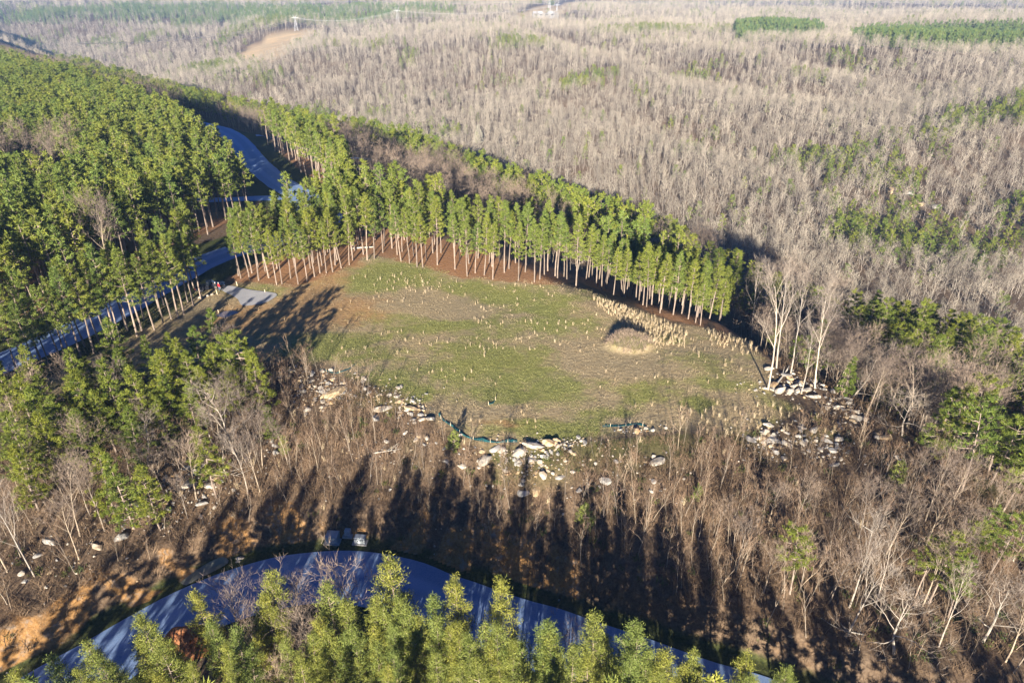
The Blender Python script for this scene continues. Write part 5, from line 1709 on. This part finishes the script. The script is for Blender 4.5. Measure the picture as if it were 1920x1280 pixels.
# dark pickup in the shade of the roadside pines
def pickup():
    x, y = hit(395, 543)
    rz = math.radians(24)
    o = empty('pickup_truck', (x, y, gz(x, y) + 0.05), rz)
    bmm = bmesh.new()
    prof = [(-2.7, 0.45), (-2.7, 1.02), (-2.62, 1.08), (-0.75, 1.10), (-0.72, 1.10), (1.15, 1.10), (2.45, 1.02), (2.72, 0.85), (2.75, 0.45), (2.2, 0.38), (-2.2, 0.38)]
    L = [bmm.verts.new((a, -0.95, z)) for a, z in prof]
    Rr = [bmm.verts.new((a, 0.95, z)) for a, z in prof]
    bmm.faces.new(L)
    bmm.faces.new(Rr[::-1])
    for i in range(len(prof)):
        j = (i + 1) % len(prof)
        bmm.faces.new((L[j], L[i], Rr[i], Rr[j]))
    bmesh.ops.recalc_face_normals(bmm, faces=bmm.faces[:])
    bmesh.ops.bevel(bmm, geom=[e for e in bmm.edges], offset=0.05, segments=2, affect='EDGES')
    me = bpy.data.meshes.new('body')
    bmm.to_mesh(me)
    bmm.free()
    me.materials.append(M['black'])
    link('body', me, o)
    b = MB()
    V = np.array([(-0.72, -0.88, 1.08), (1.2, -0.88, 1.08), (1.2, 0.88, 1.08), (-0.72, 0.88, 1.08), (-0.5, -0.70, 1.78), (0.45, -0.70, 1.80), (0.45, 0.70, 1.80), (-0.5, 0.70, 1.78)])
    Q = [[0, 3, 2, 1], [4, 5, 6, 7], [0, 1, 5, 4], [1, 2, 6, 5], [2, 3, 7, 6], [3, 0, 4, 7]]
    b.add(V, [t for q in Q for t in ([q[0], q[1], q[2]], [q[0], q[2], q[3]])])
    cab = link('cab', b.mesh('cab', [M['black']]), o)

    def pane(pts):
        P = np.array(pts)
        c = P.mean(0)
        n_ = unit(np.cross(P[1] - P[0], P[2] - P[0]))
        if np.dot(n_, c - np.array([0.2, 0, 1.4])) < 0:
            n_ = -n_
        bb = MB()
        P = c + (P - c) * 0.86
        VV = np.vstack([P + n_ * 0.004, P + n_ * 0.02])
        bb.add(VV, [(0, 1, 2), (0, 2, 3), (4, 6, 5), (4, 7, 6), (0, 4, 5), (0, 5, 1), (1, 5, 6), (1, 6, 2), (2, 6, 7), (2, 7, 3), (3, 7, 4), (3, 4, 0)])
        return bb.mesh('window', [M['glass']])
    link('windscreen', pane([V[1], V[2], V[6], V[5]]), cab)
    link('window', pane([V[0], V[3], V[7], V[4]]), cab)
    link('window', pane([V[0], V[1], V[5], V[4]]), cab)
    link('window', pane([V[3], V[2], V[6], V[7]]), cab)
    b = MB()
    b.box((-1.68, 0, 1.106), (1.7, 1.55, 0.03))
    link('bed_cover', b.mesh('bed_cover', [M['tyre']]), o)
    wb, rb = MB(), MB()
    a = np.linspace(0, 2 * math.pi, 21)[:-1]
    wb.tube(np.array([[0, -0.13, 0], [0, -0.11, 0], [0, 0.11, 0], [0, 0.13, 0]]), [0.32, 0.37, 0.37, 0.32], 18, cap=True)
    rb.tube(np.array([[0, -0.145, 0], [0, 0.145, 0]]), [0.21, 0.21], 14, cap=True)
    wm, rm = wb.mesh('tyre', [M['tyre']]), rb.mesh('rim', [M['rim']])
    for sx_ in (-1.72, 1.72):
        for sy_ in (-0.88, 0.88):
            wo_ = link('wheel', wm, o, (sx_, sy_, 0.37))
            link('rim', rm, wo_)
    for sy_ in (-0.82, 0.82):
        b = MB()
        b.box((-2.71, sy_, 0.85), (0.04, 0.18, 0.34))
        link('tail_lamp', b.mesh('tail_lamp', [M['lamp_red']]), o)
        b = MB()
        b.box((2.68, sy_ * 0.9, 0.78), (0.12, 0.3, 0.16))
        link('headlight', b.mesh('headlight', [M['rim']]), o)
    tag(o, 'dark pickup truck parked in pine shade at the mouth of the gravel drive', 'pickup truck')


pickup()


# people beside the pickup
def person(u, v, shirt, legs, cap, h, rz, label, arm=0.1):
    x, y = hit(u, v)
    m = new_mat('person_clothes')
    N = NT(m)
    sp = N.n('ShaderNodeSeparateXYZ')
    N.l(N.obj(), sp.inputs[0])
    z = sp.outputs[2]
    ax = N.math('ABSOLUTE', sp.outputs[0])
    col = N.mix(N.math('GREATER_THAN', z, 0.92), legs, shirt)
    col = N.mix(N.math('GREATER_THAN', z, 1.47), col, (0.42, 0.26, 0.18))
    hand = N.math('MULTIPLY', N.math('GREATER_THAN', ax, 0.20), N.math('LESS_THAN', z, 0.90))
    col = N.mix(hand, col, (0.42, 0.26, 0.18))
    col = N.mix(N.math('LESS_THAN', z, 0.09), col, (0.03, 0.03, 0.03))
    N.out(col, 0.8, 0.2)
    J = {'pel': (0, 0, 0.95), 'waist': (0, 0, 1.10), 'chest': (0, 0.0, 1.32), 'neck': (0, 0, 1.47), 'head0': (0, -0.01, 1.58), 'head1': (0, -0.02, 1.69)}
    rad = {'pel': (0.165, 0.12), 'waist': (0.15, 0.11), 'chest': (0.175, 0.12), 'neck': (0.06, 0.06), 'head0': (0.085, 0.10), 'head1': (0.08, 0.095)}
    E_ = [('pel', 'waist'), ('waist', 'chest'), ('chest', 'neck'), ('neck', 'head0'), ('head0', 'head1')]
    for s_, nm in ((-1, 'a'), (1, 'b')):
        J.update({'sh' + nm: (s_ * 0.19, 0, 1.39), 'el' + nm: (s_ * (0.25 + arm * 0.4), 0.03, 1.12), 'wr' + nm: (s_ * 0.25, -0.08 - arm, 0.90), 'hd' + nm: (s_ * 0.25, -0.11 - arm, 0.80),
                  'hip' + nm: (s_ * 0.095, 0, 0.86), 'kn' + nm: (s_ * 0.11, -0.02, 0.48), 'an' + nm: (s_ * 0.12, 0.02, 0.08), 'to' + nm: (s_ * 0.135, -0.14, 0.035)})
        rad.update({'sh' + nm: (0.065, 0.065), 'el' + nm: (0.048, 0.048), 'wr' + nm: (0.033, 0.033), 'hd' + nm: (0.04, 0.025), 'hip' + nm: (0.095, 0.10), 'kn' + nm: (0.065, 0.065), 'an' + nm: (0.045, 0.045), 'to' + nm: (0.04, 0.035)})
        E_ += [('chest', 'sh' + nm), ('sh' + nm, 'el' + nm), ('el' + nm, 'wr' + nm), ('wr' + nm, 'hd' + nm), ('pel', 'hip' + nm), ('hip' + nm, 'kn' + nm), ('kn' + nm, 'an' + nm), ('an' + nm, 'to' + nm)]
    names = list(J)
    me = bpy.data.meshes.new('person')
    me.from_pydata([J[k_] for k_ in names], [(names.index(a), names.index(b)) for a, b in E_], [])
    o = link('person', me, None, (x, y, gz(x, y) + 0.08))
    o.rotation_euler = (0, 0, rz)
    f = h / 1.76
    o.scale = (f, f, f)
    md = o.modifiers.new('skin', 'SKIN')
    md.use_smooth_shade = True
    for i, k_ in enumerate(names):
        sv = me.skin_vertices[0].data[i]
        sv.radius = rad[k_]
        sv.use_root = (k_ == 'pel')
    ss = o.modifiers.new('sub', 'SUBSURF')
    ss.levels = ss.render_levels = 1
    me.materials.append(m)
    bmm = bmesh.new()
    bmesh.ops.create_uvsphere(bmm, u_segments=12, v_segments=8, radius=0.115)
    bmesh.ops.delete(bmm, geom=[q for q in bmm.verts if q.co.z < -0.01], context='VERTS')
    hm = bpy.data.meshes.new('cap')
    bmm.to_mesh(hm)
    bmm.free()
    hm.materials.append(mat_plain('cap_cloth', cap, 0.8))
    link('cap', hm, o, (0, -0.015, 1.69))
    return tag(o, label, 'person', 'people by the pickup')


person(412.5, 546.5, (0.55, 0.02, 0.03), (0.10, 0.13, 0.19), (0.6, 0.58, 0.56), 1.8, 2.6, 'person in a red top and jeans with a white cap standing on the gravel', 0.05)
person(406, 545.5, (0.03, 0.03, 0.035), (0.20, 0.17, 0.14), (0.62, 0.62, 0.64), 1.75, 0.6, 'person in a dark top with a white cap between the pickup and the stake', 0.1)
person(401.5, 545, (0.34, 0.34, 0.35), (0.22, 0.22, 0.24), (0.08, 0.06, 0.05), 1.7, 1.1, 'person in grey clothes beside the pickup, wearing a dark cap', 0.05)

# stakes and the white rail
def stake(u, v, h, label, rz=0.3, flag=None):
    x, y = hit(u, v)
    b = MB()
    b.box((0, 0, h * 0.5 - 0.1), (0.13, 0.13, h + 0.2), taper=0.8)
    o = link('survey_stake', b.mesh('survey_stake', [M['stake']]), None, (x, y, gz(x, y)))
    o.rotation_euler = (0.05, -0.06, rz)
    return tag(o, label, 'stake', 'timber stakes round the drive')


stake(407.5, 552, 1.0, 'pale timber stake at the west edge of the gravel drive, before the people')
stake(445, 536, 1.0, 'pale timber stake on the grass between the gravel pad and the first pines')
stake(497, 548, 0.6, 'short timber stake at the far rim of the gravel pad')
stake(410, 586, 0.6, 'short timber stake beside the muddy puddle')
stake(388, 598, 0.6, 'short timber stake on the track west of the muddy puddle')
for (u, v, lb) in ((399, 553, 'small pale boulder closest to the stake by the drive'), (388, 556, 'small pale boulder amid the three along the strip by the drive'), (373, 559, 'small pale boulder at the foot of the last roadside pine')):
    x, y = hit(u, v)
    o = link('boulder', ROCKS[(u % 7) * 3], None, (x, y, gz(x, y) + 0.12))
    o.scale = (0.42, 0.36, 0.34)
    tag(o, lb, 'boulder')
x1, y1 = hit(658, 468)
x2, y2 = hit(700, 465)
b = MB()
b.tube(np.array([(x1, y1, gz(x1, y1) + 0.25), ((x1 + x2) / 2, (y1 + y2) / 2, gz((x1 + x2) / 2, (y1 + y2) / 2) + 0.30), (x2, y2, gz(x2, y2) + 0.25)]), [0.20, 0.18, 0.13], 7, cap=True)
tag(link('fallen_log', b.mesh('fallen_log', [M['lichen_log']])), 'bleached white log lying across the needle floor inside the pine stand', 'log')


def log(p1, p2, r, label, mat='lichen_log', branches=3):
    a, c_ = hit(*p1), hit(*p2)
    z1, z2 = gz(*a) + r, gz(*c_) + r * 0.8
    o = empty('fallen_tree', (a[0], a[1], z1))
    e = np.array([c_[0] - a[0], c_[1] - a[1], z2 - z1])
    b = MB()
    b.tube(np.array([e * t for t in (0, 0.33, 0.66, 1)]), [r, r * 0.85, r * 0.6, r * 0.25], 6, cap=True)
    link('trunk', b.mesh('trunk', [M[mat]]), o)
    for k_ in range(branches):
        t = 0.45 + 0.17 * k_
        d = unit(e) * 0.8 + np.array([R0.normal(0, 0.5), R0.normal(0, 0.5), 0.7])
        b = MB()
        b.tube(np.array([e * t, e * t + d * 0.7, e * t + d * 1.3 + np.array([0.1, 0.1, 0.1])]), [r * 0.4, r * 0.25, 0.01], 4)
        link('branch', b.mesh('branch', [M[mat]]), o)
    tag(o, label, 'fallen tree')


log((700, 850), (752, 842), 0.08, 'thin fallen trunk lying on the brushy slope under the west rubble')
log((1640, 1000), (1585, 965), 0.07, 'bleached fallen trunk leaning down the slope by the flat-topped pine')
log((395, 880), (455, 895), 0.08, 'bleached fallen trunk across the stony slope above the ditch')
log((1455, 722), (1480, 690), 0.16, 'pale fallen limb resting on the slabs under the first white-barked tree')
log((1620, 1190), (1570, 1180), 0.07, 'grey fallen trunk lying between the pale trees on the lower slope')

# teal silt netting lying along the brow
def netting(pts, wdt, label):
    P = catmull(hits(pts), 0.5)
    V, F = [], []
    for i, (x, y) in enumerate(P):
        t = i * 0.9
        lo = gz(x, y) + 0.03
        lean_ = 0.25 + 0.2 * math.sin(t) + 0.1 * math.sin(2.3 * t)
        top = wdt * (0.65 + 0.35 * math.sin(1.3 * t + 1))
        for s_, dy in ((0.0, 0.0), (0.5, lean_ * 0.6), (1.0, lean_)):
            V.append((x, y + dy, lo + top * s_ * (1 - 0.2 * s_)))
        for s_, dy in ((1.0, lean_ + 0.02), (0.5, lean_ * 0.6 + 0.025), (0.0, 0.025)):
            V.append((x, y + dy, lo + top * s_ * (1 - 0.2 * s_)))
    for i in range(len(P) - 1):
        for j in range(6):
            a, b_ = i * 6 + j, i * 6 + (j + 1) % 6
            F += [(a, b_, b_ + 6), (a, b_ + 6, a + 6)]
    b = MB()
    V = np.array(V)
    o_ = V[0].copy()
    b.add(V - o_, F)
    o = empty('silt_fence', tuple(o_))
    link('netting', b.mesh('netting', [M['teal']]), o)
    for i in range(2, len(P), max(4, len(P) // 6)):
        bb = MB()
        x, y = P[i]
        bb.box((x - o_[0], y - o_[1], gz(x, y) - o_[2] + 0.25), (0.05, 0.05, 0.7))
        link('post', bb.mesh('post', [M['stake']]), o)
    tag(o, label, 'silt fence', 'lengths of collapsed silt fence')


netting([(822, 778), (830, 788), (845, 798), (862, 812), (880, 822), (905, 828), (935, 830), (970, 829)], 0.24, 'long sagging teal silt fence curling round the front brow of the field')
netting([(932, 740), (929, 750), (925, 756), (916, 759)], 0.25, 'crumpled scrap of teal silt fence lying in the open turf')
netting([(1130, 801), (1165, 799), (1195, 797), (1212, 801), (1220, 809)], 0.13, 'short low teal silt fence on the brow beside the ochre rubble')
netting([(600, 694), (630, 700), (655, 692), (667, 682)], 0.13, 'faded teal silt fence beside the west corner of the field')

# red clay pile by the road
x0, y0 = hit(358, 1204)
z0 = gz(x0, y0)
b = MB()
g = np.linspace(-1, 1, 25)
GX, GY = np.meshgrid(g, g)
rr = np.hypot(GX, GY)
hh = 2.0 * np.exp(-(GX / 0.5) ** 2 - (GY / 0.42) ** 2) + 1.1 * np.exp(-((GX + 0.5) / 0.3) ** 2 - ((GY - 0.1) / 0.3) ** 2) - 0.4 * smooth(0.75, 1.0, rr) + 0.3 * (fbm(GX * 3 + 50, GY * 3 + 50, 1.0, 3, 3) - 0.5)
V = np.column_stack([(GX * 3.6).ravel(), (GY * 3.0).ravel(), (hh + np.array([ground(x0 + a * 3.6, y0 + c_ * 3.0)[0] - z0 for a, c_ in zip(GX.ravel(), GY.ravel())]).reshape(GX.shape)).ravel()])
F = []
for i in range(24):
    for j in range(24):
        a = i * 25 + j
        F += [(a, a + 1, a + 26), (a, a + 26, a + 25)]
b.add(V, F)
mclay = new_mat('red_clay')
NC = NT(mclay)
NC.out(NC.mix(NC.ramp(NC.noise(NC.pos(), 1.5, 5), 0.3, 0.7), (0.24, 0.085, 0.035), (0.40, 0.18, 0.08)), 0.95, 0.1, bump=NC.noise(NC.pos(), 4, 5), bstr=0.7, bdist=0.15)
tag(link('clay_pile', b.mesh('clay_pile', [mclay], True), None, (x0, y0, z0)), 'heaped red clay pile on the shoulder of the lower road', 'clay pile')

# pylons, wires and the white building on the far plateau
def pylon(u, v, h, label):
    x, y = hit(u, v)
    z = gz(x, y)
    o = empty('power_pylon', (x, y, z), 0.2)
    for sx_ in (-1, 1):
        for sy_ in (-1, 1):
            b = MB()
            b.tube(np.array([(sx_ * h * 0.11, sy_ * h * 0.11, -0.5), (sx_ * h * 0.035, sy_ * h * 0.035, h * 0.62), (sx_ * h * 0.03, sy_ * h * 0.03, h * 0.8)]), [0.2, 0.16, 0.14], 4)
            link('leg', b.mesh('leg', [M['galv']]), o)
    b = MB()
    for k_ in range(6):
        t0, t1 = k_ / 6, (k_ + 1) / 6
        w0, w1 = h * (0.11 - 0.075 * t0), h * (0.11 - 0.075 * t1)
        for s_ in (-1, 1):
            b.tube(np.array([(-w0, s_ * w0, h * 0.62 * t0), (w1, s_ * w1, h * 0.62 * t1)]), [0.12, 0.12], 3)
            b.tube(np.array([(s_ * w0, -w0, h * 0.62 * t0), (s_ * w1, w1, h * 0.62 * t1)]), [0.12, 0.12], 3)
    link('lattice', b.mesh('lattice', [M['galv']]), o)
    b = MB()
    b.box((0, 0, h * 0.8), (h * 0.42, 0.4, 0.4))
    link('crossarm', b.mesh('crossarm', [M['galv']]), o)
    for s_ in (-1, 1):
        b = MB()
        b.tube(np.array([(s_ * h * 0.03, 0, h * 0.78), (s_ * h * 0.13, 0, h * 0.98)]), [0.25, 0.15], 4)
        link('peak_arm', b.mesh('peak_arm', [M['galv']]), o)
    tag(o, label, 'power pylon', 'power line crossing the far plateau')
    return x, y, z + h * 0.78


pA = pylon(556, 58, 25, 'lattice power pylon at the top of the tan clearing')
pB = pylon(746, 46, 27, 'lattice power pylon beyond the leafless wood, east of the tan clearing')
pC = pylon(1030, 26, 30, 'pale pylon behind the white building on the far plateau')
pD = pylon(1044, 34, 27, 'pale pylon beside the gable of the white building')
pE = (-330.0, 560.0, gz(-330, 560) + 26)


def wire(a, c_, label):
    for off in (-4.0, 4.0):
        P = []
        for t in np.linspace(0, 1, 25):
            P.append([a[0] + (c_[0] - a[0]) * t + off, a[1] + (c_[1] - a[1]) * t, a[2] + (c_[2] - a[2]) * t - 9 * 4 * t * (1 - t)])
        b = MB()
        b.tube(np.array(P), np.full(25, 0.09), 3)
        tag(link('power_line', b.mesh('power_line', [M['galv']])), label + (' on the near crossarm tip' if off < 0 else ' on the far crossarm tip'), 'power line', 'wires of the far power line')


wire(pA, pB, 'thin wire slung between the clearing pylon and the wood pylon')
wire(pE, pA, 'thin wire running down over the gorge from the clearing pylon')
wire(pB, pD, 'thin wire slung from the wood pylon towards the white building')

xh, yh = hit(1022, 36)
zh = gz(xh, yh)
hb = empty('farm_building', (xh, yh, zh + 5), 0.1)
b = MB()
b.box((0, 0, 0.0), (46, 12, 9))
link('wall', b.mesh('wall', [M['wallgrey']]), hb)
for (cx, wx_) in ((-13, 18), (11, 12)):
    b = MB()
    V = np.array([(-wx_ / 2, -7, 4.4), (wx_ / 2, -7, 4.4), (wx_ / 2, 7, 4.4), (-wx_ / 2, 7, 4.4), (-wx_ / 2, 0, 7.5), (wx_ / 2, 0, 7.5)]) + np.array([cx, 0, 0])
    b.add(V, [(0, 1, 5), (0, 5, 4), (2, 3, 4), (2, 4, 5), (0, 4, 3), (1, 2, 5), (0, 2, 1), (0, 3, 2)])
    link('roof', b.mesh('roof', [M['roofwhite']]), hb)
for cx in (-18, -8, 2, 12):
    b = MB()
    b.box((cx, -6.06, 2.0), (4, 0.14, 2.2))
    link('window', b.mesh('window', [M['glass']]), hb)
tag(hb, 'long low farm building with white roofs beside the sandy track on the far plateau', 'building')

label_all()

# ------------------------------------------------------------------ air
HAZE = 0.00013
hm = bpy.data.materials.new('thin_haze')
hm.use_nodes = True
hm.node_tree.nodes.clear()
pv = hm.node_tree.nodes.new('ShaderNodeVolumePrincipled')
pv.inputs['Color'].default_value = (0.38, 0.62, 1.0, 1)
pv.inputs['Density'].default_value = HAZE
ho = hm.node_tree.nodes.new('ShaderNodeOutputMaterial')
hm.node_tree.links.new(pv.outputs[0], ho.inputs['Volume'])
b = MB()
b.box((0, 0, 0), (1, 1, 1))
hz_ = link('haze', b.mesh('haze', [hm]))
zlow = min(v.co.z for v in bpy.data.objects['ground'].data.vertices) - 1.0
zhigh = max(max(v.co.z for v in bpy.data.objects['ground'].data.vertices) + 40.0, CAMH + 5.0)
hz_.scale = (24000, 24000, zhigh - zlow)
hz_.location = (0, 0, (zlow + zhigh) / 2)
tag(hz_, 'thin blue haze over the far woods', 'haze', kind='stuff')
